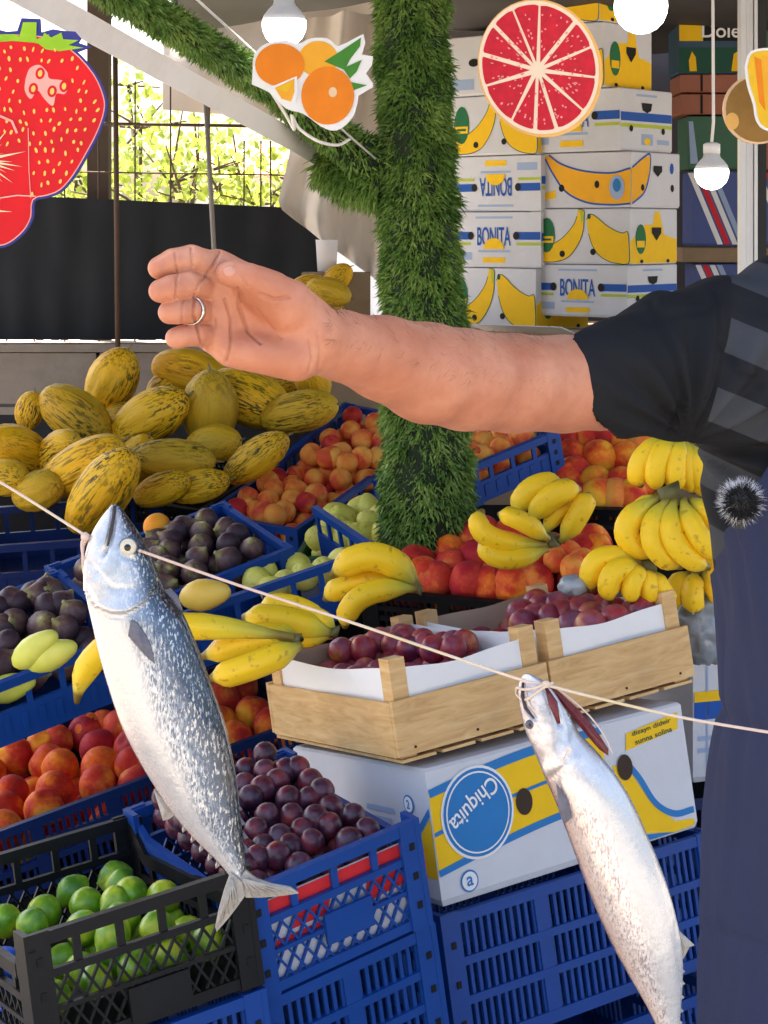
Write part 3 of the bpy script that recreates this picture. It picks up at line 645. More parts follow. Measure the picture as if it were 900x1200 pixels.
for k in range(3):
    addc('S%d' % k, ['lowest', 'middle', 'topmost'][k]+' dark blue crate of the stack behind the apron', .4, .4, .2, (rb.x-.10, 3.22, rb.z-.22+.206*k), (12, 0, 0), 'navy_plastic', 'slots', 'slots')
# cloth-covered stand under the display
MAT['black_cloth'] = M('black cloth', (.010, .010, .012), .95, var=.3, spec=.06)
def stand(name, label, x0, x1, prof):
    mb = MB(); n = len(prof)
    poly = [(prof[0][0], 0)]+list(prof)+[(prof[-1][0], 0)]
    mb.prism([(x0, y, z) for y, z in poly], None, (x1-x0, 0, 0))
    return tag(mb.build(name, MAT['black_cloth'], None, False, True, origin=Vector(((x0+x1)/2, prof[0][0], 0))), label, 'stand')
stand('display_stand', 'stepped stand under black cloth carrying the fruit crates', -1.5, 1.3, [(3.32, .34), (4.0, .58), (5.2, .76)])
stand('melon_stand', 'black cloth-covered rise under the heap of melons', -1.6, -.1, [(4.2, .70), (4.7, .86), (5.5, .98)])
# ------------------------------------------------------------------ fruit
def fruit_mat(name, build, size=.06):
    x = N(name); x.k = size; v = x.coord('Object', (size,)*3, wrand=True); c, kw = build(x, v); return x.set(c, **kw)
def peach_b(stops, sc=14):
    def f(x, v):
        n = x.noise(v, sc, 2, .5, .6); n2 = x.noise(v, 160, 2)
        c = x.ramp(x.math('ADD', n, x.math('MULTIPLY', x.math('SUBTRACT', n2, .5), .18)), stops)
        x.bump(x.noise(v, 500, 2), .12, .001)
        return c, dict(rough=.55, spec=.18, sheen=.04, sss=.05)
    return f
MAT['peach'] = fruit_mat('peach skin', peach_b([(.34, (.98, .47, .03)), (.44, (.94, .22, .02)), (.56, (.68, .045, .02)), (.74, (.40, .014, .022))]))
MAT['red_peach'] = fruit_mat('red peach skin', peach_b([(.30, (.92, .30, .05)), (.42, (.70, .07, .03)), (.56, (.50, .02, .028)), (.75, (.28, .012, .03))]))
MAT['apricot'] = fruit_mat('apricot skin', peach_b([(.30, (.95, .48, .09)), (.48, (.94, .30, .05)), (.60, (.85, .13, .04)), (.78, (.60, .05, .04))], 16))
MAT['orange_fruit'] = fruit_mat('orange skin', peach_b([(.3, (.92, .40, .03)), (.7, (.90, .28, .02))], 20))
def plum_b(x, v):
    n = x.noise(v, 22, 3); bl = x.ramp(x.noise(v, 40, 4, .6), [(.42, (0,)), (.68, (1,))])
    c = x.ramp(n, [(.32, (.24, .025, .022)), (.43, (.10, .008, .022)), (.60, (.035, .005, .018))]); c = x.mix(x.math('MULTIPLY', bl, .22), c, (.20, .15, .25))
    return c, dict(rough=.34, spec=.5)
MAT['plum'] = fruit_mat('plum skin', plum_b)
def rplum_b(x, v):
    n = x.noise(v, 18, 3); bl = x.ramp(x.noise(v, 30, 4, .6), [(.42, (0,)), (.7, (1,))])
    c = x.ramp(n, [(.30, (.62, .22, .05)), (.40, (.42, .04, .035)), (.55, (.26, .015, .045)), (.7, (.13, .012, .05))]); c = x.mix(x.math('MULTIPLY', bl, .35), c, (.40, .26, .36))
    return c, dict(rough=.38, spec=.5)
MAT['red_plum'] = fruit_mat('red plum skin', rplum_b)
def fig_b(x, v):
    g = x.n('TexCoord').outputs['Object']; sp = x.n('SeparateXYZ'); x.l(g, sp.inputs[0])
    n = x.noise(x.coord('Object', (6.5, 6.5, .5), True), 1, 3); z = x.math('ADD', x.math('MULTIPLY', sp.outputs[2], 1.0), x.math('MULTIPLY', x.math('SUBTRACT', n, .5), .55))
    c = x.ramp(z, [(.0, (.045, .020, .030)), (.18, (.085, .038, .042)), (.36, (.16, .085, .06)), (.52, (.30, .26, .09))])
    c = x.mix(x.math('MULTIPLY', x.ramp(x.noise(v, 45, 4), [(.5, (0,)), (.75, (1,))]), .22), c, (.22, .17, .18))
    x.bump(n, .25, .002); return c, dict(rough=.5, spec=.4)
MAT['fig'] = fruit_mat('fig skin', fig_b)
def lime_b(x, v):
    c = x.ramp(x.noise(v, 22, 3), [(.3, (.045, .16, .008)), (.48, (.15, .32, .012)), (.62, (.42, .52, .025)), (.75, (.62, .62, .05))]); x.bump(x.noise(v, 260, 2), .2, .001); return c, dict(rough=.35, spec=.5)
MAT['lime'] = fruit_mat('lime skin', lime_b)
def pear_b(x, v):
    c = x.ramp(x.noise(v, 16, 3), [(.3, (.62, .60, .07)), (.55, (.82, .74, .15)), (.75, (.88, .76, .24))]); c = x.mix(x.math('MULTIPLY', x.ramp(x.noise(v, 120, 2), [(.6, (0,)), (.7, (1,))]), .5), c, (.30, .26, .10)); return c, dict(rough=.5, spec=.4)
MAT['pear'] = fruit_mat('pale pear skin', pear_b)
MAT['yellow_pear'] = fruit_mat('yellow-green pear skin', lambda x, v: (x.ramp(x.noise(v, 10, 3), [(.3, (.50, .56, .05)), (.6, (.74, .70, .12)), (.75, (.80, .68, .16))]), dict(rough=.45)))
MAT['mango'] = fruit_mat('mango skin', lambda x, v: (x.ramp(x.noise(v, 10, 3), [(.3, (.85, .50, .06)), (.6, (.90, .62, .10)), (.8, (.84, .66, .2))]), dict(rough=.45)))
def melon_b(x, v):
    s = x.noise(x.coord('Object', (8, 8, 1.25), True), 2.6, 5, .6, .35); b = x.ramp(x.noise(v, 7, 2), [(.3, (.72, .35, .006)), (.5, (.90, .50, .010)), (.72, (.82, .50, .03))])
    oi = x.n('ObjectInfo'); b = x.mix(x.ramp(oi.outputs['Random'], [(.35, (0,)), (1, (.6,))]), b, (.42, .30, .03))
    m = x.ramp(s, [(.495, (0,)), (.56, (1,))]); big = x.ramp(x.noise(v, 6, 2), [(.40, (.12,)), (.62, (1,))])
    c = x.mix(x.math('MULTIPLY', m, big), b, (.085, .065, .010)); g = x.ramp(x.noise(v, 4.0, 2), [(.55, (0,)), (.75, (1,))]); c = x.mix(x.math('MULTIPLY', g, .28), c, (.34, .27, .04))
    x.bump(x.math('SUBTRACT', 1.0, s), .5, .006); return c, dict(rough=.5, spec=.25)
MAT['melon'] = fruit_mat('melon rind', melon_b, .2)
def round_mesh(name, mat, prof, n=22, cleft=0.0, ribs=0, rib_amp=0):
    # prof: list of (r, z) from bottom to top; unit size
    mb = MB(); vs = []; fs = []
    for i, (r, z) in enumerate(prof):
        for k in range(n):
            a = 2*math.pi*k/n; q = r
            if cleft: q = r*(1-cleft*math.exp(-(min(a, 2*math.pi-a)/.28)**2))
            if ribs: q = r*(1+rib_amp*math.cos(a*ribs))
            vs.append((q*math.cos(a), q*math.sin(a), z))
    for i in range(len(prof)-1):
        for k in range(n): a = i*n+k; c = i*n+(k+1) % n; fs.append((a, c, c+n, a+n))
    fs.append(tuple(range(n-1, -1, -1))); fs.append(tuple(range((len(prof)-1)*n, len(prof)*n)))
    mb.add(vs, fs); me = mb.mesh(name, True)
    if mat is not None: me.materials.append(MAT[mat])
    return me
def sph(dim=.12, zs=.95, top=None, n=13):
    out = []
    for i in range(n):
        a = -math.pi/2+math.pi*(i+.25)/(n-.5); r = .5*math.cos(a); z = .5*zs*math.sin(a)
        if dim and z > 0: z -= dim*math.exp(-(r/.13)**2)
        if dim and z < 0: z += dim*.4*math.exp(-(r/.1)**2)
        out.append((max(r, .004), z))
    return out
FM = {}
for k in ('peach', 'red_peach', 'apricot'): FM[k] = round_mesh(k, k, sph(.10, .95), 22, .07)
FM['orange_fruit'] = round_mesh('orange', 'orange_fruit', sph(.03, .97))
FM['plum'] = round_mesh('plum', 'plum', sph(.06, 1.02), 18, .03); FM['red_plum'] = round_mesh('red_plum', 'red_plum', sph(.06, 1.0), 18, .04)
FM['lime'] = round_mesh('lime', 'lime', [(.005, -.60), (.05, -.585), (.10, -.53), (.22, -.46), (.36, -.33), (.46, -.16), (.5, 0), (.46, .16), (.36, .33), (.22, .46), (.10, .54), (.05, .57), (.005, .56)], 18)
FM['fig'] = round_mesh('fig', 'fig', [(.01, -.46), (.12, -.47), (.28, -.42), (.42, -.30), (.5, -.10), (.48, .06), (.38, .22), (.24, .36), (.13, .45), (.085, .52), (.06, .58), (.01, .585)], 20, 0, 10, .012)
FM['pear'] = round_mesh('pear', 'pear', [(.01, -.45), (.12, -.47), (.3, -.42), (.45, -.26), (.5, -.04), (.46, .16), (.34, .36), (.22, .50), (.12, .56), (.03, .54), (.005, .50)], 20, 0, 5, .015)
for k in ('yellow_pear', 'mango'): FM[k] = round_mesh(k, k, [(.01, -.95), (.12, -.93), (.28, -.80), (.42, -.55), (.5, -.2), (.48, .1), (.40, .42), (.30, .70), (.2, .88), (.1, .96), (.01, .98)], 20, 0, 5, .012)
def ray_plane(px, py, o, R, z):
    n = R @ Vector((0, 0, 1)); p0 = o+n*z; d = at(px, py, 1.0)-Vector((0, 0, CZ)); c = Vector((0, 0, CZ))
    t = (p0-c).dot(n)/d.dot(n); return c+d*t
def put_fruit(kind, mesh, pos, size, label, cat, group, R=None, sc=(1, 1, 1)):
    o = bpy.data.objects.new(kind, FM[mesh]); COL.objects.link(o); o.location = pos
    o.scale = (size*sc[0], size*sc[1], size*sc[2])
    if R is None:
        d = Vector((rnd.gauss(0, .7), rnd.gauss(0, .7)-.5, rnd.uniform(.1, 1))).normalized(); R = d.to_track_quat('Z', 'Y').to_matrix() @ Matrix.Rotation(rnd.uniform(0, 6.28), 3, 'Z')
    o.rotation_euler = R.to_euler(); return tag(o, label, cat, group)
def fill(kind, mesh, crate, pts, size, zf, label, cat, group, jit=.06, under=True, uz=.72, gap=1.04, alt=None, layers=1, lo=None, tilt=0, pack=0):
    # pts: photo positions of the fruit in the top layer, dropped onto a plane inside the crate; then a layer below to fill gaps
    _, o, R, (l, w, h) = crates[crate] if isinstance(crate, str) else crate
    Ri = R.transposed(); mg = size*.5+.018; tt = math.tan(math.radians(tilt)); R2 = R @ Matrix.Rotation(math.radians(tilt), 3, 'X'); L_ = []
    for i, q in enumerate(pts):
        p = ray_plane(q[0], q[1], o, R2, zf+rnd.uniform(-.004, .004)); lp = Ri @ (p-o)
        lp.x = min(max(lp.x, mg), l-mg); lp.y = min(max(lp.y, mg), w-mg); L_.append(lp)
    for k in range(pack*40):          # close the gaps of the top layer
        if pack <= 0: break
        c = Vector((rnd.uniform(mg, l-mg), rnd.uniform(mg, w-mg), 0)); c.z = zf+c.y*tt-size*.12
        if all((c-e).length > size*.86 for e in L_): L_.append(c); pack -= 1
    for lp in L_:
        m = mesh if alt is None or rnd.random() > alt[1] else alt[0]
        put_fruit(kind, m, o+R @ lp, size*(1+rnd.uniform(-jit, jit)), label+', '+('front', 'middle', 'back')[min(2, int(3*lp.y/w))]+' '+('left', 'centre', 'right')[min(2, int(3*lp.x/l))], cat, group)
    if under:
        for L in range(layers):
            nx, ny = int((l-.02)/(size*gap)), int((w-.02)/(size*gap)); z = zf-size*uz*(L+1)
            if z < size*.4 and L > 0: break
            z = max(z, size*.45)
            for i in range(nx):
                for j in range(ny):
                    if lo and not lo(i, j, nx, ny): continue
                    q = Vector((mg+.004+i*(l-2*mg-.008)/max(1, nx-1)+rnd.uniform(-.07, .07)*size, mg+.004+j*(w-2*mg-.008)/max(1, ny-1)+rnd.uniform(-.07, .07)*size, z+rnd.uniform(-.003, .003))); q.z += q.y*tt
                    put_fruit(kind, mesh if alt is None or rnd.random() > alt[1] else alt[0], o+R @ q, size*(1+rnd.uniform(-jit, jit)), label+', lower layer', cat, group)
def cp(x0, y0, s, lst): return [(x0+q[0]/s, y0+q[1]/s) for q in lst]
fill('peach', 'peach', 'C4', cp(0, 780, 3.75, [(255, 165), (110, 280), (60, 400), (235, 330), (410, 240), (530, 270), (265, 450), (435, 365), (585, 360), (445, 445), (430, 525), (240, 545), (45, 565), (20, 645), (195, 630), (-60, 480), (590, 440), (-70, 700), (10, 735), (330, 250)])+[(205, 800), (232, 830), (262, 818), (278, 806), (300, 800), (242, 760), (272, 742), (212, 770), (250, 790), (190, 840), (210, 865)],
     .076, .106, 'red and yellow peach heaped in the crate behind the limes', 'peach', 'large peaches in the near left crate', alt=('red_peach', .3), pack=12)
fill('peach', 'apricot', 'C9a', cp(220, 400, 3.46, [(310, 570), (362, 556), (240, 632), (190, 690), (270, 722), (350, 602), (325, 648), (230, 672), (285, 690), (440, 608), (425, 645), (390, 692), (340, 715), (440, 545), (515, 560), (520, 622), (620, 560), (480, 655)]), .056, .100, 'small orange-red peach in the lower crate beside the melons', 'peach', 'small peaches in the lower crate', alt=('red_peach', .15), pack=14)
fill('peach', 'apricot', 'C9b', cp(220, 400, 3.46, [(475, 482), (540, 497), (580, 422), (640, 500), (660, 362), (710, 402), (620, 452), (705, 472), (760, 330), (820, 350), (790, 412), (770, 472), (870, 370), (880, 430), (860, 480), (590, 470), (900, 300)]), .056, .100, 'small orange-red peach in the upper crate beside the melons', 'peach', 'small peaches in the upper crate', alt=('red_peach', .15), pack=14)
fill('fig', 'fig', 'C7', cp(180, 580, 3.46, [(205, 100), (195, 150), (95, 145), (65, 185), (190, 205), (290, 140), (300, 198), (60, 225), (180, 255), (300, 262), (400, 215), (60, 300), (165, 315), (345, 155), (70, 90), (10, 180), (20, 250), (0, 320), (-20, 220)]), .054, .118, 'purple fig in the crate behind the left fish', 'fig', 'figs in the middle crate', pack=14)
put_fruit('orange', 'orange_fruit', ray_plane(184, 617, crates['C7'][1], crates['C7'][2], .125), .058, 'single bright orange fruit among the figs', 'orange', None)
fill('fig', 'fig', 'C5', cp(0, 580, 3.75, [(125, 322), (100, 400), (255, 412), (75, 472), (220, 492), (350, 505), (60, 562), (190, 575), (25, 655), (0, 410), (280, 585), (5, 580), (-40, 480), (-30, 640), (-60, 560), (170, 440), (300, 470)]), .056, .118, 'purple fig in the crate at the left edge', 'fig', 'figs in the left crate', pack=12)
for (px, py, ang, lab) in ((41, 761, 38, 'upper of two yellow-green pears in front of the left figs'), (60, 768, 24, 'lower of two yellow-green pears in front of the left figs'), (12, 806, 20, 'yellow-green pear seen through the opening of the left fig crate')):
    d = Vector((math.cos(math.radians(ang)), -.25, math.sin(math.radians(ang)))); p = at(px, py, 3.08 if py < 800 else 3.22)
    put_fruit('pear', 'yellow_pear', p, .050, lab, 'pear', 'yellow-green pears', d.to_track_quat('Z', 'Y').to_matrix())
fill('pear', 'pear', 'green', cp(180, 580, 3.46, [(620, 185), (680, 212), (740, 120), (790, 152), (770, 92), (870, 50), (860, 155), (795, 215), (745, 225), (880, 110), (830, 60), (905, 200), (700, 150), (920, 90)]), .057, .128, 'pale green pear in the green crate left of the pole', 'pear', 'pale pears in the green crate', jit=.1, pack=12)
fill('pear', 'pear', 'C8', cp(180, 580, 3.46, [(455, 322), (585, 288), (612, 330), (690, 305), (485, 385), (535, 355), (420, 350), (770, 270)]), .056, .080, 'pale yellow pear in the blue crate with square openings', 'pear', 'pale pears in the blue crate', under=False)
d = Vector((1, -.2, .18)); put_fruit('mango', 'mango', at(240, 697, 3.46), .060, 'large smooth yellow mango on the blue crate right of the fish', 'mango', None, d.to_track_quat('Z', 'Y').to_matrix(), (1, 1, .85))
fill('peach', 'red_peach', 'C12', cp(460, 460, 3.75, [(105, 752), (135, 808), (180, 842), (240, 700), (265, 770), (310, 872), (340, 640), (370, 730), (460, 505), (480, 790), (480, 845), (505, 882), (630, 770), (620, 832), (560, 560), (400, 600), (430, 680), (540, 730), (560, 640), (700, 700), (40, 800), (420, 860)]), .080, .098, 'dark red peach in the crate at the pole foot', 'peach', 'red peaches in the middle crate', alt=('peach', .3), pack=8)
fill('peach', 'apricot', 'C12', cp(460, 460, 3.75, [(770, 712), (722, 735), (795, 772), (835, 745)]), .055, .125, 'yellow-orange apricot beside the wooden crate post', 'apricot', 'apricots beside the wooden post', under=False)
fill('peach', 'peach', 'C11', cp(660, 480, 3.75, [(95, 122), (30, 202), (160, 212), (275, 215), (45, 282), (250, 132), (360, 150), (145, 318), (255, 328), (340, 320), (150, 402), (230, 412), (190, 80), (390, 90), (-30, 120), (-20, 300), (40, 380), (300, 400), (410, 250), (90, 60)]), .080, .098, 'large orange-red peach in the dark crate below the sleeve', 'peach', 'large peaches in the right crate', alt=('apricot', .2), pack=8)
fill('peach', 'peach', 'C12', cp(660, 480, 3.75, [(130, 580), (200, 622), (90, 620)]), .070, .11, 'orange peach lying between the banana hands', 'peach', 'peaches between the bananas', under=False)
fill('apricot', 'apricot', 'C10', cp(460, 460, 3.75, [(340, 215), (400, 217), (480, 200), (350, 262), (385, 292), (430, 250), (490, 242), (590, 212), (530, 272), (445, 312), (300, 240), (560, 200), (330, 310), (410, 350), (480, 320)]), .056, .075, 'small orange apricot in the blue crate right of the pole', 'apricot', 'apricots in the blue crate', alt=('peach', .2))
fill('plum', 'plum', 'plum', cp(140, 840, 3.46, [(590, 150), (590, 222), (675, 220), (640, 262), (755, 195), (775, 262), (580, 292), (530, 328), (685, 332), (770, 332), (820, 300), (600, 402), (700, 402), (795, 412), (555, 462), (650, 492), (740, 462), (850, 440), (780, 505), (585, 528), (690, 528), (560, 575), (210, 442), (165, 482), (290, 478), (215, 525), (295, 548), (390, 582), (430, 615), (470, 420), (440, 500), (380, 500), (500, 545), (640, 560), (520, 600), (460, 570), (120, 450), (250, 600), (340, 620)]), .038, .135, 'dark purple plum in the blue lattice crate', 'plum', 'dark plums in the blue crate', uz=.8, tilt=7, pack=22)
_f = lambda i, j, nx, ny: j < 2
fill('lime', 'lime', 'lime', cp(0, 940, 3.46, [(295, 362), (180, 447), (350, 417), (490, 345), (530, 377), (20, 482), (130, 497), (470, 405), (-50, 480)]), .048, .094, 'green lime in the black lattice crate', 'lime', 'limes in the black crate', uz=.85, pack=6, layers=3, lo=lambda i, j, nx, ny: j < 3, alt=None)
# melons
MSEG = [(.01, -.5), (.08, -.497), (.16, -.48), (.28, -.42), (.40, -.29), (.475, -.13), (.5, .02), (.475, .16), (.405, .30), (.29, .42), (.17, .485), (.07, .505), (.035, .51)]
FM['melon'] = round_mesh('melon', 'melon', MSEG, 48, 0, 10, .028)
stem_me = MB(); stem_me.tube([(0, 0, .495), (.01, 0, .55), (.04, .01, .60)], [.035, .02, .018], 8); stem_me = stem_me.mesh('stem', True); stem_me.materials.append(M('dry stem', (.20, .17, .08), .8))
def melon(px, py, ln, wd, ang, lab, dy=-.2, D=None):
    D = D or 4.25+max(-.12, (574-py)*.0050); L, Wd = ln*1.08*D/FPX, wd*1.05*D/FPX; a = math.radians(ang)
    d = Vector((math.cos(a), dy, math.sin(a))).normalized()
    o = bpy.data.objects.new('melon', FM['melon']); COL.objects.link(o); o.location = at(px, py, D)
    f = 1/math.sqrt(max(.3, d.x*d.x+d.z*d.z)); o.scale = (Wd, Wd, min(L*f, Wd*2.3))
    o.rotation_euler = (d.to_track_quat('Z', 'Y').to_matrix() @ Matrix.Rotation(rnd.uniform(0, 6.28), 3, 'Z')).to_euler()
    tag(o, lab, 'melon', 'yellow melons heaped at the left')
    s = bpy.data.objects.new('stem', stem_me); COL.objects.link(s); s.parent = o
for a in [(131, 447, 78, 56, 62, 'upright yellow melon at the top of the heap, against the block wall'), (88, 486, 88, 58, -32, 'broad dark-streaked melon left of the upright top melon'), (35, 481, 42, 34, 75, 'small melon at the far left back of the heap', 0),
          (20, 527, 62, 54, 150, 'melon at the left edge of the heap showing its streaked end', -.9), (69, 529, 54, 44, 40, 'small round streaked melon in the left middle of the heap', -1.1), (93, 547, 124, 52, 31, 'long spotted melon sloping across the front left of the heap', -.25, 4.32), (120, 576, 112, 62, 52, 'large smooth yellow melon at the very front, just behind the cord', -.3, 4.2),
          (176, 489, 94, 58, 30, 'bright yellow melon in the middle of the heap', -.2), (203, 537, 92, 44, -3, 'green-streaked melon lying flat in the middle', -.1), (246, 480, 84, 64, 88, 'pear-shaped upright melon with its stem on top', -.25), (222, 436, 84, 52, -12, 'melon directly under the fingers of the hand', -.2),
          (292, 466, 96, 62, -22, 'yellow melon under the palm of the hand', -.2), (350, 483, 86, 48, 14, 'streaked melon beside the corner of the peach crate', -.4), (367, 448, 52, 40, 100, 'melon showing its striped stem end below the wrist', -1.2), (300, 537, 84, 42, 36, 'greenish melon lying in the black crate', -.2, 4.45),
          (190, 573, 66, 38, 22, 'half-hidden melon behind the front yellow melon', -.2, 4.35), (232, 570, 70, 38, 14, 'greenish melon behind the rim of the blue crate', -.2, 4.38), (6, 560, 50, 42, 10, 'melon at the lower left edge of the heap', -.5), (195, 455, 46, 40, 40, 'small melon behind the bright yellow melon', -.5, 4.95), (140, 490, 44, 36, 20, 'pale melon between the upright and the bright yellow melon', -.5, 4.85), (160, 540, 60, 44, 60, 'melon deep in the middle of the heap', -.5, 4.55), (250, 520, 60, 44, 10, 'melon below the pear-shaped one', -.4, 4.6), (330, 450, 60, 44, 10, 'melon at the back of the heap under the wrist', -.4, 5.0), (45, 575, 60, 46, 20, 'melon in the front left corner of the dark blue crate', -.3, 4.3),
          (358, 338, 46, 30, 20, 'left melon of the netted pile behind the wrist', -.2, 5.9), (385, 342, 50, 32, -15, 'right melon of the netted pile behind the wrist', -.2, 5.8), (395, 326, 38, 28, 40, 'top melon of the netted pile behind the wrist', -.2, 6.0), (372, 368, 60, 40, 0, 'lower melon of the netted pile behind the wrist', -.2, 5.85)]:
    melon(*a[:6], *(a[6:]))
mb = MB(); b = at(375, 380, 5.9); mb.box(b.x-.16, b.x+.2, 5.7, 6.1, 0, b.z)
tag(mb.build('melon_plinth', MAT['pallet'], None, False, True, origin=Vector((b.x, 5.9, 0))), 'wooden block under the netted melons behind the wrist', 'plinth')
# ------------------------------------------------------------------ bananas
bn = N('banana skin'); uvn = bn.n('UVMap'); sp = bn.n('SeparateXYZ'); bn.l(uvn.outputs[0], sp.inputs[0])
bv = bn.coord('Object'); nz = bn.noise(bv, 60, 4, .6); nb = bn.noise(bv, 14, 2)
u = bn.math('ADD', sp.outputs[0], bn.math('MULTIPLY', bn.math('SUBTRACT', nb, .5), .06))
bc = bn.ramp(u, [(.03, (.16, .12, .04)), (.07, (.36, .36, .06)), (.17, (.70, .58, .04)), (.30, (.93, .60, .012)), (.86, (.93, .58, .014)), (.93, (.66, .50, .05)), (.955, (.06, .035, .018))])
bc = bn.mix(bn.math('MULTIPLY', nb, .35), bc, (.95, .66, .05))
sp2 = bn.ramp(nz, [(.60, (0,)), (.68, (1,))]); bc = bn.mix(bn.math('MULTIPLY', sp2, .55), bc, (.30, .16, .03)); bn.bump(bn.noise(bv, 40, 3), .08, .003)
MAT['banana'] = bn.set(bc, rough=.42, spec=.28, sss=.05)
MAT['banana_stem'] = M('banana crown', (.13, .12, .04), .7, var=.4, ns=60, bump=.4)
def banana(root, stem, mid, tip, r=.018, n=16):
    path = through(stem, mid, tip, n); rad = []
    for i in range(n+1):
        t = i/n
        if t < .06: k = .36
        elif t < .24: k = .36+.62*((t-.06)/.18)**.8
        elif t < .80: k = .98+.04*math.sin((t-.24)/.56*math.pi)
        elif t < .96: k = .98-.70*((t-.80)/.16)**1.7
        else: k = .28-.08*(t-.96)/.04
        rad.append(r*k)
    mb = MB(); P = path; ref = None; N5 = 15; vs = []; fs = []; bend = (Vector(mid)*2-Vector(stem)-Vector(tip))
    for i, p in enumerate(P):
        d = (P[min(i+1, n)]-P[max(i-1, 0)]).normalized(); b = bend-d*bend.dot(d)
        if b.length < 1e-5: b = d.orthogonal()
        b.normalize(); c = d.cross(b)
        for k in range(N5):
            a = 2*math.pi*k/N5; q = rad[i]*(1+.075*math.cos(5*a)); vs.append(p+(b*math.cos(a)+c*math.sin(a))*q)
            mb.uv[i*N5+k] = (i/n, k/N5)
    for i in range(n):
        for k in range(N5): a = i*N5+k; e = i*N5+(k+1) % N5; fs.append((a, e, e+N5, a+N5))
    fs.append(tuple(range(N5-1, -1, -1))); fs.append(tuple(range(n*N5, (n+1)*N5))); mb.add(vs, fs)
    return mb.build('banana', MAT['banana'], root, True, True)
def hand(label, crown, D, fingers, r=.0175, crown_r=.014, group='hands of bananas'):
    # fingers: (tip px, mid px, stem px[, depth offset, radius factor])
    c = at(crown[0], crown[1], D); root = empty('banana_hand', c, None, label, 'bananas', group)
    for i, f in enumerate(fingers):
        dz = f[3] if len(f) > 3 else 0; rf = f[4] if len(f) > 4 else 1
        s, m, t = at(*f[2], D+dz*.3), at(*f[1], D+dz-.012), at(*f[0], D+dz)
        banana(root, s, m, t, r*rf)
    st = [f[2] for f in fingers]; mb = MB()
    mb.tube([at(st[0][0], st[0][1], D+.002), c, at(st[-1][0], st[-1][1], D+.002)], [crown_r*.6, crown_r, crown_r*.6], 10); mb.build('crown', MAT['banana_stem'], root, True, True)
hand('long banana hand crossing behind the left fish', (350, 752), 2.95, [((90, 824), (160, 742), (344, 748), .0, 1.1), ((236, 770), (300, 752), (350, 748), .03, 1.1), ((246, 795), (300, 778), (352, 756), -.03, 1.1), ((285, 745), (320, 745), (350, 750), .06)], .019)
hand('banana hand just left of the wooden crate post', (392, 740), 3.05, [((284, 723), (335, 728), (388, 742), 0, 1.15), ((303, 714), (345, 712), (388, 738), .03), ((356, 722), (374, 722), (392, 738), .02, .7), ((292, 742), (340, 745), (390, 744), .02)], .019)
hand('banana hand lying left of the red peaches at the pole foot', (490, 690), 3.3, [((388, 676), (440, 652), (486, 688), .0, 1.3), ((380, 704), (420, 682), (484, 684), .03, 1.05), ((404, 736), (425, 698), (488, 690), -.02, 1.05), ((395, 660), (450, 650), (490, 686), .05, .9)], .019)
hand('curved banana hand in front of the blue apricot crate', (648, 637), 3.35, [((566, 597), (572, 628), (640, 638), -.02, 1.05), ((563, 632), (590, 655), (642, 642), -.02, 1.0), ((584, 602), (612, 612), (642, 632), -.03, .95)], .018)
hand('banana hand of straight fingers pointing up to the right peaches', (640, 630), 3.5, [((660, 566), (622, 574), (606, 606), 0, 1.2), ((680, 574), (646, 582), (622, 612), -.02, 1.25), ((672, 592), (652, 602), (640, 625), 0, .8), ((690, 578), (678, 602), (658, 634), -.02, 1.05)], .019)
hand('upper hand of the bright yellow hanging bananas', (797, 514), 3.2, [((752, 570), (752, 540), (785, 512), 0, 1.15), ((772, 574), (770, 542), (791, 513), -.02, 1.1), ((794, 575), (791, 545), (799, 515), -.02, 1.1), ((824, 582), (820, 552), (806, 520), 0, 1.15), ((812, 578), (806, 548), (803, 516), .0, 1.0)], .0175)
hand('lower hand of the bright yellow hanging bananas with dark crown', (795, 577), 3.12, [((772, 652), (734, 622), (772, 582), 0, 1.15), ((800, 665), (764, 632), (783, 585), -.02, 1.1), ((832, 666), (790, 634), (791, 586), -.03, 1.15), ((842, 646), (818, 628), (800, 585), -.03, 1.15), ((842, 615), (830, 604), (808, 584), .0, 1.0), ((842, 688), (836, 650), (808, 590), .03, 1.0), ((752, 620), (748, 600), (778, 582), .03, 1.0)], .0175, .02)
hand('short banana hand behind the right wooden crate', (760, 664), 3.12, [((694, 694), (702, 656), (750, 660), 0, 1.1), ((716, 706), (718, 672), (752, 666), -.02, 1.1), ((740, 706), (742, 682), (756, 668), -.02, .95), ((766, 706), (760, 686), (762, 670), -.01, .9), ((788, 706), (776, 690), (766, 670), .0, .9)], .0175)
hand('bananas half hidden behind the right wooden post and apron', (815, 668), 3.2, [((792, 712), (792, 690), (808, 672), 0), ((815, 716), (812, 695), (814, 672), -.02), ((842, 705), (838, 690), (822, 670), 0)], .0185)
# ------------------------------------------------------------------ wooden crates with paper liners
wd = N('poplar wood'); wv = wd.coord('Object', (9, 9, 60)); w1 = wd.noise(wv, 1.4, 5, .6, 1.0); w2 = wd.noise(wd.coord('Object'), 9, 3)
kn = wd.n('TexVoronoi'); kn.inputs['Scale'].default_value = 9; wd.l(wd.coord('Object', (1, 1, 1.6)), kn.inputs['Vector'])
wc = wd.ramp(w1, [(.3, (.55, .32, .125)), (.5, (.68, .43, .185)), (.7, (.76, .53, .26))]); wc = wd.mix(wd.math('MULTIPLY', wd.ramp(w2, [(.45, (0,)), (.75, (1,))]), .35), wc, (.46, .29, .14))
wc = wd.mix(wd.ramp(kn.outputs['Distance'], [(.02, (.75,)), (.075, (0,))]), wc, (.22, .10, .04)); wd.bump(w1, .12, .003)
MAT['poplar'] = wd.set(wc, rough=.65, spec=.3)
MAT['paper'] = M('white liner paper', (.82, .82, .82), .7, var=.03, ns=6, bump=.12, bs=25)
MAT['paper_brown'] = M('brown liner paper', (.48, .36, .26), .8, var=.1)
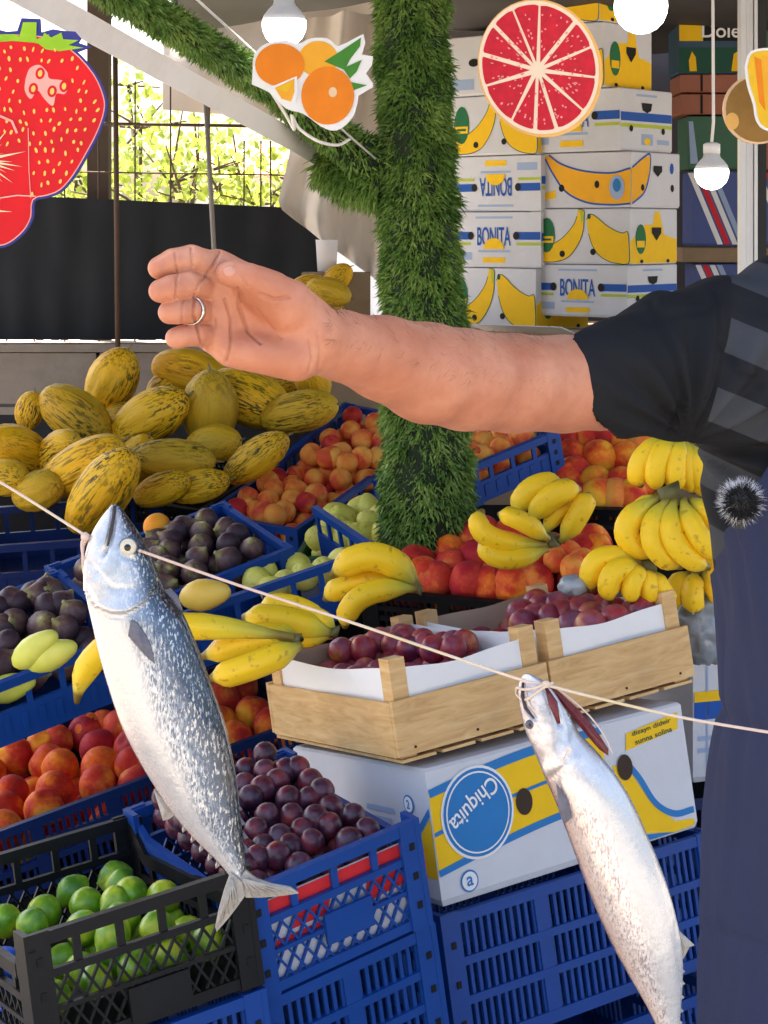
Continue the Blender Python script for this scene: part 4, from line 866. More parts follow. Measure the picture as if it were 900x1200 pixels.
Rw = rot(31.6, -7.5, -4.9); ow = Vector((.024, 2.775, .732))
def wood_crate(label, x0, l, w=.4, hs=.088, hp=.148):
    r = empty('wooden_crate', ow+Rw @ Vector((x0, 0, .002)), Rw, label, 'crate', 'wooden plum crates'); t = .008
    def slat(nm, x0, x1, y0, y1, z0, z1): mb = MB(); mb.box(x0, x1, y0, y1, z0, z1); return mb.build(nm, MAT['poplar'], r)
    slat('front_board', 0, l, 0, t, .006, hs); slat('back_board', 0, l, w-t, w, .006, hs)
    slat('end_board', 0-t*.0, t, t+.001, w-t-.001, .004, hs-.003); slat('end_board', l-t, l, t+.001, w-t-.001, .004, hs-.003)
    for (x, y) in ((t+.001, t+.001), (l-t-.029, t+.001), (t+.001, w-t-.029), (l-t-.029, w-t-.029)): slat('corner_post', x, x+.028, y, y+.028, .001, hp)
    for i in range(4): x = .006+i*(l-.012-.06)/3; slat('bottom_board', x, x+.06, .002, w-.002, 0-.004, .0005)
    # paper liner with an uneven top edge
    def liner(p0, p1, z0, mat, sag):
        mb = MB(); vs = []; n = 16; p0, p1 = Vector(p0), Vector(p1)
        for i in range(n+1):
            u = i/n; p = p0.lerp(p1, u); q = (p1-p0).normalized().cross(Vector((0, 0, 1))); off = q*.004*math.sin(u*7)
            top = hs+.046-sag*math.sin(u*math.pi)+.0012*math.sin(u*11); vs += [p+Vector((0, 0, z0)), p+off+Vector((0, 0, top))]
        mb.add(vs, [(2*i, 2*i+2, 2*i+3, 2*i+1) for i in range(n)]); return mb.build('paper_liner', mat, r, True)
    e = .0125
    liner((.012, e, 0), (l-.012, e, 0), .02, MAT['paper'], .010); liner((e, .012, 0), (e, w-.012, 0), .02, MAT['paper'], .010)
    liner((l-e, w-.012, 0), (l-e, .012, 0), .02, MAT['paper'], .004); liner((l-.012, w-e, 0), (.012, w-e, 0), .02, MAT['paper_brown'], .004)
    mb = MB()
    for i in range(3):
        x = .03+i*(l-.06)/2; mb.lathe([(.0022, 0), (.0022, .0012)], 8, Matrix.Translation((x, -.0002, .016)) @ Matrix.Rotation(math.pi/2, 4, 'X'))
    mb.build('nail', PR['brown'], r)
    return r, ow+Rw @ Vector((x0, 0, .002)), Rw, (l, w, hs)
cw1 = wood_crate('left wooden crate of red plums with white paper lining', 0, .287); cw2 = wood_crate('right wooden crate of red plums with white paper lining', .292, .287)
fill('plum', 'red_plum', cw1, cp(300, 660, 3.46, [(285, 330), (320, 352), (375, 300), (435, 348), (510, 290), (545, 250), (590, 282), (660, 268), (740, 268), (690, 330), (830, 280), (845, 325), (600, 312), (760, 330), (390, 345), (470, 320), (620, 345), (560, 330), (900, 300), (330, 305), (720, 350), (800, 345)]), .045, .116, 'red plum in the left wooden crate', 'plum', 'red plums in the left wooden crate', uz=.7)
fill('plum', 'red_plum', cw2, cp(540, 640, 2.81, [(185, 195), (200, 225), (265, 205), (325, 200), (385, 190), (440, 180), (360, 172), (430, 232), (520, 202), (520, 245), (612, 218), (370, 265), (450, 268), (340, 228), (205, 255), (300, 240), (480, 205), (570, 225), (250, 240), (590, 195), (400, 215), (290, 180), (470, 165), (540, 175)]), .053, .116, 'red plum in the right wooden crate', 'plum', 'red plums in the right wooden crate', uz=.7)
# ------------------------------------------------------------------ the yellow, white and blue banana carton under the wooden crates
cl, cwid, ch = .5, .4, .200
r = empty('banana_carton', oq, Rq, 'white, yellow and blue banana carton under the two wooden crates', 'box'); carton(r, cl, cwid, ch)
mb = MB(); mb.box(-.003, cl+.003, -.003, cwid+.003, ch-.0005+.003, ch+.006); 
F = Face(r, (0, 0, 0), (1, 0, 0), (0, 0, 1)); G = Face(r, (0, cwid, 0), (0, -1, 0), (0, 0, 1))
H = ch
def arc(x): return H*.80-.46*(x-.27)**2*4*.28
top = [(.0015+i*(.33)/16, H*(.82+.125*math.sin(min(1, i/13)*math.pi/2))) for i in range(17)]; bot = [(.0015+i*.33/16, H*(.24+.18*math.sin(i/16*math.pi/2))) for i in range(17)]
F.poly('yellow_band', PR['yellow'], [(a, b) for a, b in bot]+[(a, b) for a, b in reversed(top)], .001)
F.stroke('blue_line', PR['cbl'], top[::4], [.012, .014, .014, .013, .012], .0018); F.stroke('blue_line', PR['cbl'], bot[::4], [.010, .011, .011, .011, .010], .0018)
F.stroke('blue_line', PR['cbl'], [(.002, H*.52), (.05, H*.56), (.11, H*.60)], .006, .0018); F.stroke('blue_line', PR['cbl'], [(.11, H*.62), (.20, H*.67), (.26, H*.69)], .005, .0018)
F.ell('round_logo', PR['white'], .082, H*.60, .066, .068, .0024, 40); F.ell('round_logo', PR['cbl'], .082, H*.60, .062, .064, .003, 40); F.ell('logo_ring', PR['white'], .082, H*.60, .0575, .0595, .0034, 40); F.ell('logo_field', PR['cbl'], .082, H*.60, .055, .057, .0038, 40)
F.text('Chiquita', PR['white'], .074, H*.68, .034, width=.100, ang=math.radians(30)+math.pi, off=.005)
for (a, b) in ((.168, H*.58), (.368, H*.62)): F.ell('hand_hole', PR['brown'], a, b, .0155, .020, .0026, 20)
F.poly('yellow_wave', PR['yellow'], [(.345, H*.66), (.375, H*.60), (.41, H*.30), (.455, H*.10), (.493, H*.08), (.493, H*.03), (.45, .004), (.39, H*.08), (.36, H*.30)], .001)
F.stroke('blue_line', PR['cbl'], [(.375, H*.64), (.395, H*.50), (.42, H*.28), (.455, H*.16), (.495, H*.15)], .010, .0018); F.poly('blue_wave', PR['cbl'], [(.36, H*.28), (.39, H*.07), (.45, .004), (.36, .004)], .0014)
F.poly('yellow_sticker', PR['yellow'], [(.375, H*.74), (.485, H*.80), (.490, H*.93), (.380, H*.87)], .0016); F.text('dizayn dideir', PR['dgreen'], .432, H*.865, .0095, width=.082, ang=.07); F.text('sunna solina', PR['dgreen'], .434, H*.80, .0085, width=.078, ang=.07)
F.ell('recycling_mark', PR['cbl'], .052, H*.13, .016, .016, .0016); F.ell('mark_field', PR['white'], .052, H*.13, .0135, .0135, .0022); F.text('a', PR['cbl'], .052, H*.13, .014, off=.003)
G.ell('recycling_mark', PR['cbl'], .345, H*.72, .014, .014, .0016); G.ell('mark_field', PR['white'], .345, H*.72, .0115, .0115, .0022); G.text('2', PR['cbl'], .345, H*.72, .013, off=.003)
G.poly('blue_line', PR['cbl'], [(.345, H*.42), (.399, H*.66), (.399, H*.72), (.340, H*.46)], .0014); G.poly('yellow_band', PR['yellow'], [(.345, H*.40), (.399, H*.64), (.399, H*.2), (.36, H*.2)], .001); G.ell('hand_hole', PR['brown'], .352, H*.36, .014, .022, .0026, 20)
G.rect('fine_print', PR['pale'], .22, .30, H*.62, H*.66); G.rect('fine_print', PR['pale'], .22, .29, H*.54, H*.58); G.rect('fine_print', PR['pale'], .22, .30, H*.46, H*.50)
# red and white printed sheet lining the plum crate
_, o, R, (l, w, h) = crates['plum']
r = empty('printed_sheet', o, R, 'red and white printed cardboard lining the blue plum crate', 'cardboard')
mb = MB(); mb.box(.010, l-.010, .0105, .0125, .012, h-.030); mb.build('front_sheet', MAT['board_white'], r)
mb = MB(); mb.box(.0105, .0125, .014, w-.014, .012, h-.034); mb.build('side_sheet', MAT['board_white'], r)
F = Face(r, (0, .0105, 0), (1, 0, 0), (0, 0, 1))
F.rect('red_band', PR['red'], .012, l-.012, h*.66, h*.80); F.poly('red_print', PR['red'], [(.02, h*.34), (.13, h*.34), (.13, h*.42), (.02, h*.42)]); F.poly('red_print', PR['red'], [(.06, h*.46), (.12, h*.46), (.13, h*.62), (.07, h*.62)]); F.poly('red_print', PR['red'], [(.18, h*.40), (.285, h*.44), (.285, h*.66), (.19, h*.66)]); F.rect('blue_print', PR['pale'], .262, .282, h*.5, h*.78, .0018)
F2 = Face(r, (.0105, w-.014, 0), (0, -1, 0), (0, 0, 1)); F2.rect('red_band', PR['red'], .01, w-.03, h*.58, h*.76); F3 = Face(r, (.0125, .014, 0), (0, 1, 0), (0, 0, 1)); F3.rect('red_band', PR['red'], .01, w-.03, h*.60, h*.76)
# white carton and grey plastic bag beside the apron
p = at(812, 918, 3.3); r = empty('white_carton', p, rot(20), 'white carton with blue and yellow stripe beside the apron', 'box'); hh = 175*3.3/FPX
carton(r, .16, .22, hh); F = Face(r, (0, 0, 0), (1, 0, 0), (0, 0, 1)); F.rect('blue_stripe', PR['blue'], .002, .158, hh*.42, hh*.58); F.rect('yellow_stripe', PR['yellow'], .002, .158, hh*.54, hh*.61, .002); F.rect('fine_print', PR['pale'], .01, .06, hh*.2, hh*.23); F.rect('fine_print', PR['pale'], .01, .06, hh*.28, hh*.31); F.rect('corner_line', PR['pale'], .026, .030, .003, hh-.003)
MAT['bag'] = M('grey plastic film', (.30, .34, .38), .22, var=.5, ns=30, bump=.5, bs=50, spec=.8)
def crumple(name, label, c, rx, ry, rz, seed, mat, sub=4, amp=.35, cat='bag'):
    bm = bmesh.new(); bmesh.ops.create_icosphere(bm, subdivisions=sub, radius=1)
    for v in bm.verts:
        d = v.co.normalized(); k = 1+amp*(1-2*abs(mnoise.noise(d*2.3+Vector((seed, 0, 0)))))*.6+.12*mnoise.noise(d*7+Vector((seed, 3, 0)))
        v.co = Vector((d.x*rx*k, d.y*ry*k, d.z*rz*k))
    me = bpy.data.meshes.new(name); bm.to_mesh(me); bm.free(); me.polygons.foreach_set('use_smooth', [True]*len(me.polygons))
    return tag(link_mesh(name, me, mat, None, c), label, cat)
crumple('plastic_bag', 'crumpled grey plastic bag on the white carton beside the apron', at(828, 735, 3.22), .052, .05, .055, 4, MAT['bag'])
crumple('plastic_wrap', 'small scrap of dark plastic wrap behind the wooden post', at(672, 686, 3.12), .024, .02, .016, 9, MAT['bag'], 3)
# blue ribbed bottle at the lower left corner
MAT['blue_bottle'] = M('bright blue plastic', (.012, .11, .72), .35, var=.1)
r = empty('blue_bottle', at(5, 1215, 2.45), None, 'bright blue ribbed plastic bottle at the lower left corner', 'bottle')
prof = [(.034, -.16), (.036, -.02), (.035, 0), (.034, .012), (.024, .016)]
for i in range(7): z = .020+i*.011; prof += [(.0235, z), (.0255, z+.002), (.0255, z+.007), (.0235, z+.009)]
prof += [(.022, .1), (.018, .102)]
mb = MB(); mb.lathe(prof, 24); mb.build('body', MAT['blue_bottle'], r, True)
mb = MB(); mb.lathe([(.014, .1021), (.014, .112), (.012, .114)], 16); mb.build('cap', MAT['blue_bottle'], r, True)
mb = MB(); c = at(5, 1215, 2.45); mb.box(c.x-.06, c.x+.05, 2.39, 2.51, 0, c.z-.162); tag(mb.build('bottle_crate', MAT['navy_plastic'], None, False, True, origin=Vector((c.x, 2.45, 0))), 'dark blue upended tub under the blue bottle', 'tub')
# ------------------------------------------------------------------ cut-out fruit signs
def board(root, poly, D, mat, name='board', th=.006, off=0):
    mb = MB(); P = [at(x, y, D-off) for x, y in poly]; mb.prism(P[::-1], None, (0, th, 0)); return mb.build(name, mat, root, False, True)
def flat(root, name, poly, D, off, mat):
    mb = MB(); k = D/(D-off); mb.add([at(CX+(x-CX), y, D-off) for x, y in poly], [tuple(range(len(poly)))]); return mb.build(name, mat, root, False, True)
def ell(cx, cy, rx, ry, ang=0, n=32, a0=0, a1=360):
    c, s = math.cos(math.radians(ang)), math.sin(math.radians(ang)); out = []
    m = n if a1-a0 >= 360 else n+1
    for k in range(m):
        t = math.radians(a0+(a1-a0)*k/n); x, y = rx*math.cos(t), ry*math.sin(t); out.append((cx+x*c-y*s, cy+x*s+y*c))
    return out
def smooth2(pts, n=4): return [(p.x, p.y) for p in smooth_path([Vector((a, b, 0)) for a, b in pts]+[Vector((*pts[0], 0))], n)[:-1]]
def inset(poly, d):
    n = len(poly); A = sum(poly[i][0]*poly[(i+1) % n][1]-poly[(i+1) % n][0]*poly[i][1] for i in range(n)); sg = 1 if A > 0 else -1; out = []
    for i in range(n):
        a, b, c = poly[i-1], poly[i], poly[(i+1) % n]; t = Vector((c[0]-a[0], c[1]-a[1])); t.normalize(); out.append((b[0]-t.y*d*sg, b[1]+t.x*d*sg))
    return out
def in_poly(x, y, P):
    c = False
    for i in range(len(P)):
        (x1, y1), (x2, y2) = P[i-1], P[i]
        if (y1 > y) != (y2 > y) and x < (x2-x1)*(y-y1)/(y2-y1)+x1: c = not c
    return c
SG = {k: M('sign '+k, c, .6, var=v, ns=s, spec=.25) for k, c, v, s in (('navy', (.035, .04, .22), .1, 20), ('red', (.62, .008, .012), .35, 12), ('deepred', (.62, .01, .02), .2, 25), ('seed', (.86, .50, .10), .2, 60), ('leaf', (.28, .50, .02), .3, 30), ('leafd', (.06, .25, .03), .3, 30), ('cream', (.88, .70, .52), .06, 30), ('pink', (.90, .36, .30), .2, 40), ('white', (.88, .88, .87), .03, 20), ('orange', (.90, .24, .012), .22, 22), ('orangel', (.93, .42, .03), .15, 30), ('rind', (.85, .48, .14), .2, 20), ('flesh', (.56, .012, .03), .4, 70), ('fleshspot', (.85, .28, .26), .1, 60), ('kiwi', (.34, .19, .05), .25, 40), ('banana', (.90, .52, .02), .2, 40), ('pale', (.92, .62, .38), .2, 30))}
r = empty('strawberry_sign', at(0, 290, 2.35), None, 'large red strawberry cut-out sign at the top left', 'sign', 'fruit cut-out signs'); D = 2.35
berry = smooth2([(-125, 120), (-105, 62), (-60, 42), (0, 38), (50, 40), (85, 56), (112, 85), (124, 112), (125, 130), (117, 155), (103, 182), (88, 207), (72, 225), (55, 232), (41, 236), (39, 255), (30, 272), (12, 287), (-5, 291), (-40, 290), (-80, 262), (-112, 200)], 3)
board(r, berry, D, SG['navy'])
board(r, [(-40, 45), (-20, 30), (8, 37), (20, 36), (25, 21), (47, 22), (48, 38), (62, 34), (74, 36), (88, 37), (95, 45), (92, 50), (107, 55), (88, 62), (60, 70), (0, 70)], D, SG['navy'], 'board_leaves', .0055, .0006)
b2 = inset(berry, 4); flat(r, 'pale_edge', inset(berry, 2.6), D, .0007, SG['pink']); flat(r, 'red_print', b2, D, .0011, SG['red'])
for i, lf in enumerate([[(46, 52), (52, 38), (60, 44), (72, 38), (74, 46), (92, 47), (80, 53), (98, 56), (70, 60), (54, 58)], [(-10, 50), (-2, 40), (18, 40), (24, 44), (28, 27), (42, 26), (43, 46), (58, 40), (54, 48), (66, 50), (85, 49), (76, 56), (60, 55), (40, 50), (15, 48)], [(22, 46), (27, 26), (43, 26), (42, 48)], [(-60, 56), (-30, 42), (0, 40), (10, 46), (-30, 52)]]): flat(r, 'leaf_print', lf, D, .0018+i*.0004, SG['leaf'])
rg = random.Random(5); mbs = MB(); mbh = MB()
for j in range(20):
    for i in range(20):
        x = -110+i*12.5+(6 if j % 2 else 0)+rg.uniform(-3, 3); y = 58+j*12+rg.uniform(-3, 3)
        if not in_poly(x, y, inset(berry, 9)) or (x < 36 and y > 150 and (x-36)+(y-150) > -20 and x < 34 and y > 175): continue
        if 24 < x < 84 and 74 < y < 124: continue
        a = rg.uniform(-30, 30)+(x-20)*.3
        P = ell(x, y, rg.uniform(1.2, 1.8), rg.uniform(2.2, 3.4), a, 10); mbs.add([at(*q, D-.0022) for q in P], [tuple(range(10))])
mbs.build('seed_print', SG['seed'], r, False, True)
flat(r, 'gloss_print', smooth2([(30, 92), (35, 80), (46, 76), (55, 84), (58, 92), (72, 94), (80, 100), (76, 110), (66, 110), (62, 124), (52, 116), (44, 106), (36, 116), (29, 106)]), D, .0016, SG['pink'])
for (x, y) in ((47, 86), (39, 104), (61, 107), (75, 101)): flat(r, 'seed_ring', ell(x, y, 5.5, 7, 10, 14), D, .0022, SG['deepred']); flat(r, 'seed_mark', ell(x, y, 2.6, 4, 10, 12), D, .0026, SG['seed'])
for ci, (cx_, cy_, n_, R0, R1) in enumerate(((-22, 188, 34, 20, 54), (-26, 246, 26, 14, 46))):
    mbr = MB()
    for k in range(n_):
        t = 2*math.pi*k/n_+rg.uniform(-.08, .08); ln = rg.uniform(R0, R1); wd_ = rg.uniform(1.2, 3.2); c_, s_ = math.cos(t), math.sin(t); P = [(cx_-s_*wd_, cy_+c_*wd_), (cx_+c_*ln, cy_+s_*ln*.8), (cx_+s_*wd_, cy_-c_*wd_)]
        if in_poly(P[1][0], P[1][1], b2): mbr.add([at(*q, D-.0016-ci*.0004-.00002*k) for q in P], [(0, 1, 2)])
    mbr.build('cut_print', SG['pale'], r, False, True)
mb = MB(); q = [at(x, y, D-.0024) for x, y in ((0, 136), (14, 142), (20, 156))]; mb.tube(q, .002, 4); mb.tube([at(x, y, D-.0022) for x, y in ((33, 150), (34, 200), (36, 232))], .0006, 4); mb.tube([at(x, y, D-.0022) for x, y in ((0, 232), (20, 229), (42, 230))], .0012, 4); mb.build('line_print', SG['pink'], r, False, True)
r = empty('orange_sign', at(365, 150, 3.15), None, 'cut-out sign of three oranges with a green leaf', 'sign', 'fruit cut-out signs'); D = 3.15
outl = smooth2([(296, 84), (298, 64), (312, 51), (335, 47), (350, 51), (364, 45), (384, 45), (396, 54), (412, 44)], 3)[:-3]+[(426, 40), (428, 50), (424, 64), (437, 66), (436, 76), (429, 86), (437, 98), (437, 102), (420, 112)]+smooth2([(419, 120), (414, 136), (402, 149), (390, 153), (376, 148), (355, 133), (335, 127), (315, 108), (300, 98)], 3)[:-3]
board(r, outl, D, SG['white'])
flat(r, 'orange_print', ell(373, 69, 23, 21), D, .0012, SG['orangel']); flat(r, 'leaf_print', [(380, 72), (402, 58), (423, 44), (422, 54), (410, 70), (404, 82)], D, .0016, SG['leafd']); flat(r, 'leaf_print', [(402, 80), (424, 70), (418, 84), (410, 92)], D, .0018, SG['leafd']); flat(r, 'leaf_print', [(410, 96), (430, 100), (414, 106)], D, .002, SG['leafd'])
flat(r, 'orange_print', ell(328, 76, 29, 25), D, .0020, SG['orange']); flat(r, 'orange_print', ell(384, 112, 31, 34), D, .0024, SG['orange']); flat(r, 'navel_print', ell(390, 108, 5, 6), D, .0030, SG['pale'])
flat(r, 'slice_print', [(310, 103), (322, 100), (348, 89), (349, 110), (345, 124), (330, 122)], D, .0030, SG['white']); flat(r, 'slice_flesh', [(322, 103), (345, 92), (345, 108), (341, 119), (330, 116)], D, .0034, SG['orangel'])
for (a, b, c) in (((324, 104), (343, 95), (337, 108)),): flat(r, 'slice_segment', [a, b, c], D, .0038, SG['banana'])
r = empty('grapefruit_sign', at(633, 163, 3.0), None, 'round red grapefruit slice cut-out sign in front of the boxes', 'sign', 'fruit cut-out signs'); D = 3.0
gx, gy, ga = 633, 80, 32; g = lambda k, n=48: ell(gx, gy, 72*k, 82*k, ga-50, n)
board(r, g(1.0), D, SG['rind'], th=.008); flat(r, 'pith_print', ell(gx-1.5, gy-1, 72*.965, 82*.965, ga-50, 48), D, .0012, SG['cream'])
cgx, cgy = 630, 82; angs = [-88, -52, -24, 8, 42, 72, 92, 118, 162, 196, 226, 248]
for i in range(len(angs)):
    a0, a1 = angs[i], angs[(i+1) % len(angs)]+(360 if i == len(angs)-1 else 0); pts = []
    def rim(t):
        e = ell(gx-1.5, gy-1, 65.5, 74.5, ga-50, 180); best = min(e, key=lambda q: abs(((math.degrees(math.atan2(q[1]-cgy, q[0]-cgx))-t+180) % 360)-180)); return best
    m = (a0+a1)/2; inner = 9
    pts.append((cgx+inner*math.cos(math.radians(m)), cgy+inner*math.sin(math.radians(m))))
    for k in range(9):
        t = a0+1.3+(a1-a0-2.6)*k/8; q = rim(t); f = .985 if k in (0, 8) else 1.0; pts.append((cgx+(q[0]-cgx)*f, cgy+(q[1]-cgy)*f))
    flat(r, 'flesh_segment', pts, D, .0018, SG['flesh'])
mb = MB(); rg = random.Random(9)
for i in range(150):
    t = rg.uniform(0, 6.283); k = math.sqrt(rg.uniform(.06, .85)); x, y = gx-1.5+63*k*math.cos(t), gy+72*k*math.sin(t); P = ell(x, y, rg.uniform(.7, 1.4), rg.uniform(1, 2), math.degrees(t)+90, 7); mb.add([at(*q, D-.0023) for q in P], [tuple(range(7))])
mb.build('juice_print', SG['fleshspot'], r, False, True); flat(r, 'core_print', ell(630, 82, 8, 9, 0, 9), D, .0026, SG['cream'])
r = empty('coconut_sign', at(885, 168, 3.2), None, 'round brown fruit cut-out sign at the right edge', 'sign', 'fruit cut-out signs'); board(r, ell(888, 128, 41, 41), 3.2, SG['pale']); flat(r, 'brown_print', ell(889, 128, 38.5, 38.5), 3.2, .0012, SG['kiwi']); flat(r, 'gloss_print', ell(858, 142, 8, 10), 3.2, .0018, SG['rind'])
r = empty('banana_sign', at(920, 150, 3.1), None, 'orange and yellow banana cut-out sign at the right edge', 'sign', 'fruit cut-out signs'); pl = smooth2([(873, 78), (880, 60), (905, 56), (940, 60), (960, 100), (950, 145), (920, 156), (896, 152), (886, 140), (883, 122), (876, 100)], 3)
board(r, pl, 3.1, SG['white']); flat(r, 'banana_print', inset(pl, 3), 3.1, .0012, SG['banana']); flat(r, 'shade_print', [(884, 66), (892, 70), (897, 130), (890, 120)], 3.1, .0018, SG['orange']); flat(r, 'shade_print', [(893, 64), (899, 66), (920, 140), (900, 130)], 3.1, .0018, SG['orangel'])
# ------------------------------------------------------------------ bulbs
em = N('lit bulb'); em.b.inputs['Emission Color'].default_value = (1, .97, .93, 1); MAT['bulb'] = em.set((.9, .9, .9), em=3.0, rough=.3)
MAT['bulb_base'] = M('bulb collar', (.72, .72, .74), .4, var=.05); MAT['cord_black'] = M('black cord', (.02,)*3, .6)
def bulb(label, px, py, D, rpx, cordc):
    R_ = rpx*D/FPX; c = at(px, py, D); r = empty('light_bulb', c, None, label, 'light bulb', 'lit bulbs')
    prof = [(.02, -.98), (.30, -.94), (.58, -.80), (.82, -.56), (.97, -.22), (1, .05), (.98, .25)]
    mb = MB(); mb.lathe([(a*R_, b*R_) for a, b in prof], 28); mb.build('dome', MAT['bulb'], r, True)
    mb = MB(); mb.lathe([(a*R_, b*R_) for a, b in [(.985, .26), (.93, .45), (.72, .72), (.52, .92), (.46, 1.15)]], 24); mb.build('collar', MAT['bulb_base'], r, True)
    mb = MB(); mb.lathe([(.5*R_, 1.16*R_), (.5*R_, 1.7*R_), (.3*R_, 1.8*R_)], 16); mb.build('socket', MAT['white_paint'], r, True)
    mb = MB(); mb.tube([(0, 0, 1.78*R_), (.004, 0, 3*R_), (0, 0, 2.56-c.z)], .0035, 6); mb.build('cable', cordc, r, True)
bulb('lit white bulb hanging above the orange sign', 333, 30, 3.35, 26, MAT['white_paint']); bulb('large lit white bulb at the top, above the yellow boxes', 751, 9, 2.7, 31.5, MAT['cord_black']); bulb('small lit white bulb hanging beside the striped cartons', 834, 203, 4.2, 20, MAT['white_paint'])
r = empty('cable_hook', at(206, 30, 3.9), None, 'dark hanging hook with a small glass insulator under the roof', 'hook'); mb = MB(); mb.tube([at(203, -30, 3.9), at(206, 16, 3.9)], .006, 8); mb.build('rod', MAT['cord_black'], r, True, True)
mb = MB(); mb.lathe([(.004, -.014), (.011, -.01), (.013, 0), (.010, .012), (.005, .015)], 14); o = mb.build('insulator', M('glass insulator', (.55, .62, .72), .15), r, True)
# small things by the curtain
mb = MB(); mb.lathe([(.030, 0), (.036, .10), (.038, .102)], 20); o = mb.build('paper_cup', M('white cup', (.75, .75, .80), .5), None, True, False); o.location = at(383, 318, 6.05); tag(o, 'white paper cup by the edge of the beige curtain', 'cup')
mb = MB(); c = at(383, 319, 6.05); mb.box(c.x-.08, c.x+.14, 6.0, 6.15, 0, c.z-.001); tag(mb.build('cup_ledge', MAT['pallet'], None, False, True, origin=Vector((c.x, 6.05, 0))), 'wooden ledge under the paper cup', 'ledge')
# ------------------------------------------------------------------ sculpting helpers: fields, surface nets
def seg_field(X, Y, Z, a, b, ra, rb, sq=None):
    a, b = np.array(a, float), np.array(b, float); ab = b-a; L2 = (ab*ab).sum()+1e-12
    px, py, pz = X-a[0], Y-a[1], Z-a[2]; t = np.clip((px*ab[0]+py*ab[1]+pz*ab[2])/L2, 0, 1)
    dx, dy, dz = px-t*ab[0], py-t*ab[1], pz-t*ab[2]
    if sq: dy = dy/sq
    return np.sqrt(dx*dx+dy*dy+dz*dz)-(ra+(rb-ra)*t)
class Field:
    def __init__(s, xs, ys, zs): s.x, s.y, s.z = [np.asarray(q, np.float32) for q in (xs, ys, zs)]; s.F = np.full((len(xs), len(ys), len(zs)), 1.0, np.float32)
    def sl(s, lo, hi):
        out = []
        for q, a, b in ((s.x, lo[0], hi[0]), (s.y, lo[1], hi[1]), (s.z, lo[2], hi[2])):
            i, j = np.searchsorted(q, a), np.searchsorted(q, b); out.append(slice(max(0, i-1), min(len(q), j+1)))
        return tuple(out)
    def grid(s, S): return s.x[S[0]][:, None, None], s.y[S[1]][None, :, None], s.z[S[2]][None, None, :]
    def cap(s, a, b, ra, rb, k=.01, sq=None):
        m = max(ra, rb)+max(3*k, .03); lo = [min(a[i], b[i])-m*(max(1, sq or 1) if i == 1 else 1) for i in range(3)]; hi = [max(a[i], b[i])+m*(max(1, sq or 1) if i == 1 else 1) for i in range(3)]
        S = s.sl(lo, hi); d = seg_field(*s.grid(S), a, b, ra, rb, sq); s.join(S, d, k)
    def ell(s, c, r, k=.01, R=None):
        m = max(r)+max(3*k, .03); S = s.sl([q-m for q in c], [q+m for q in c]); X, Y, Z = s.grid(S); X, Y, Z = X-c[0], Y-c[1], Z-c[2]
        if R is not None:
            Ri = R.transposed(); X, Y, Z = [Ri[i][0]*X+Ri[i][1]*Y+Ri[i][2]*Z for i in range(3)]
        q = np.sqrt((X/r[0])**2+(Y/r[1])**2+(Z/r[2])**2); s.join(S, (q-1)*min(r), k)
    def join(s, S, d, k):
        f = s.F[S]
        if k <= 1e-6: s.F[S] = np.minimum(f, d); return
        h = np.maximum(k-np.abs(f-d), 0)/k; s.F[S] = np.minimum(f, d)-h*h*h*k/6
    def union(s, o, k): s.join((slice(None),)*3, o.F, k)
def surface_nets(fl):
    F, xs, ys, zs = fl.F, fl.x, fl.y, fl.z; ins = F < 0; nx, ny, nz = [q-1 for q in F.shape]
    cnt = np.zeros((nx, ny, nz), np.int8)
    for i in (0, 1):
        for j in (0, 1):
            for k in (0, 1): cnt += ins[i:i+nx, j:j+ny, k:k+nz]
    I, J, K = np.nonzero((cnt > 0) & (cnt < 8)); idx = np.full((nx, ny, nz), -1, np.int32); idx[I, J, K] = np.arange(len(I))
    acc = np.zeros((len(I), 3)); num = np.zeros(len(I)); co = [(i, j, k) for i in (0, 1) for j in (0, 1) for k in (0, 1)]
    for a in co:
        for ax in range(3):
            if a[ax]: continue
            b = list(a); b[ax] = 1; fa, fb = F[I+a[0], J+a[1], K+a[2]], F[I+b[0], J+b[1], K+b[2]]; m = (fa < 0) != (fb < 0)
            t = np.where(m, fa/np.where(m, fa-fb, 1), 0); pa = np.stack([xs[I+a[0]], ys[J+a[1]], zs[K+a[2]]], 1); pb = np.stack([xs[I+b[0]], ys[J+b[1]], zs[K+b[2]]], 1)
            acc += np.where(m[:, None], pa+(pb-pa)*t[:, None], 0); num += m
    V = acc/num[:, None]; Q = []
    for ax in range(3):
        A = ins.take(range(F.shape[ax]-1), ax); B = ins.take(range(1, F.shape[ax]), ax); u, v = [q for q in range(3) if q != ax]
        E = np.nonzero(A != B); ok = (E[u] > 0) & (E[v] > 0) & (E[u] < idx.shape[u]) & (E[v] < idx.shape[v]); E = [e[ok] for e in E]; sgn = A[tuple(E)]
        def c(du, dv): q = [e.copy() for e in E]; q[u] = q[u]+du; q[v] = q[v]+dv; return idx[tuple(q)]
        q4 = np.stack([c(-1, -1), c(0, -1), c(0, 0), c(-1, 0)], 1); fl_ = sgn if ax != 1 else ~sgn; q4[~fl_] = q4[~fl_][:, ::-1]; Q.append(q4)
    Q = np.concatenate(Q); return V, Q[(Q >= 0).all(1)]
def relax(V, Q, it=2, w=.5):
    E = np.concatenate([Q[:, [0, 1]], Q[:, [1, 2]], Q[:, [2, 3]], Q[:, [3, 0]]]); E = np.concatenate([E, E[:, ::-1]])
    n = np.bincount(E[:, 0], minlength=len(V))[:, None].astype(float)
    for _ in range(it):
        s = np.stack([np.bincount(E[:, 0], V[E[:, 1], i], minlength=len(V)) for i in range(3)], 1); V = V*(1-w)+w*s/np.maximum(n, 1)
    return V
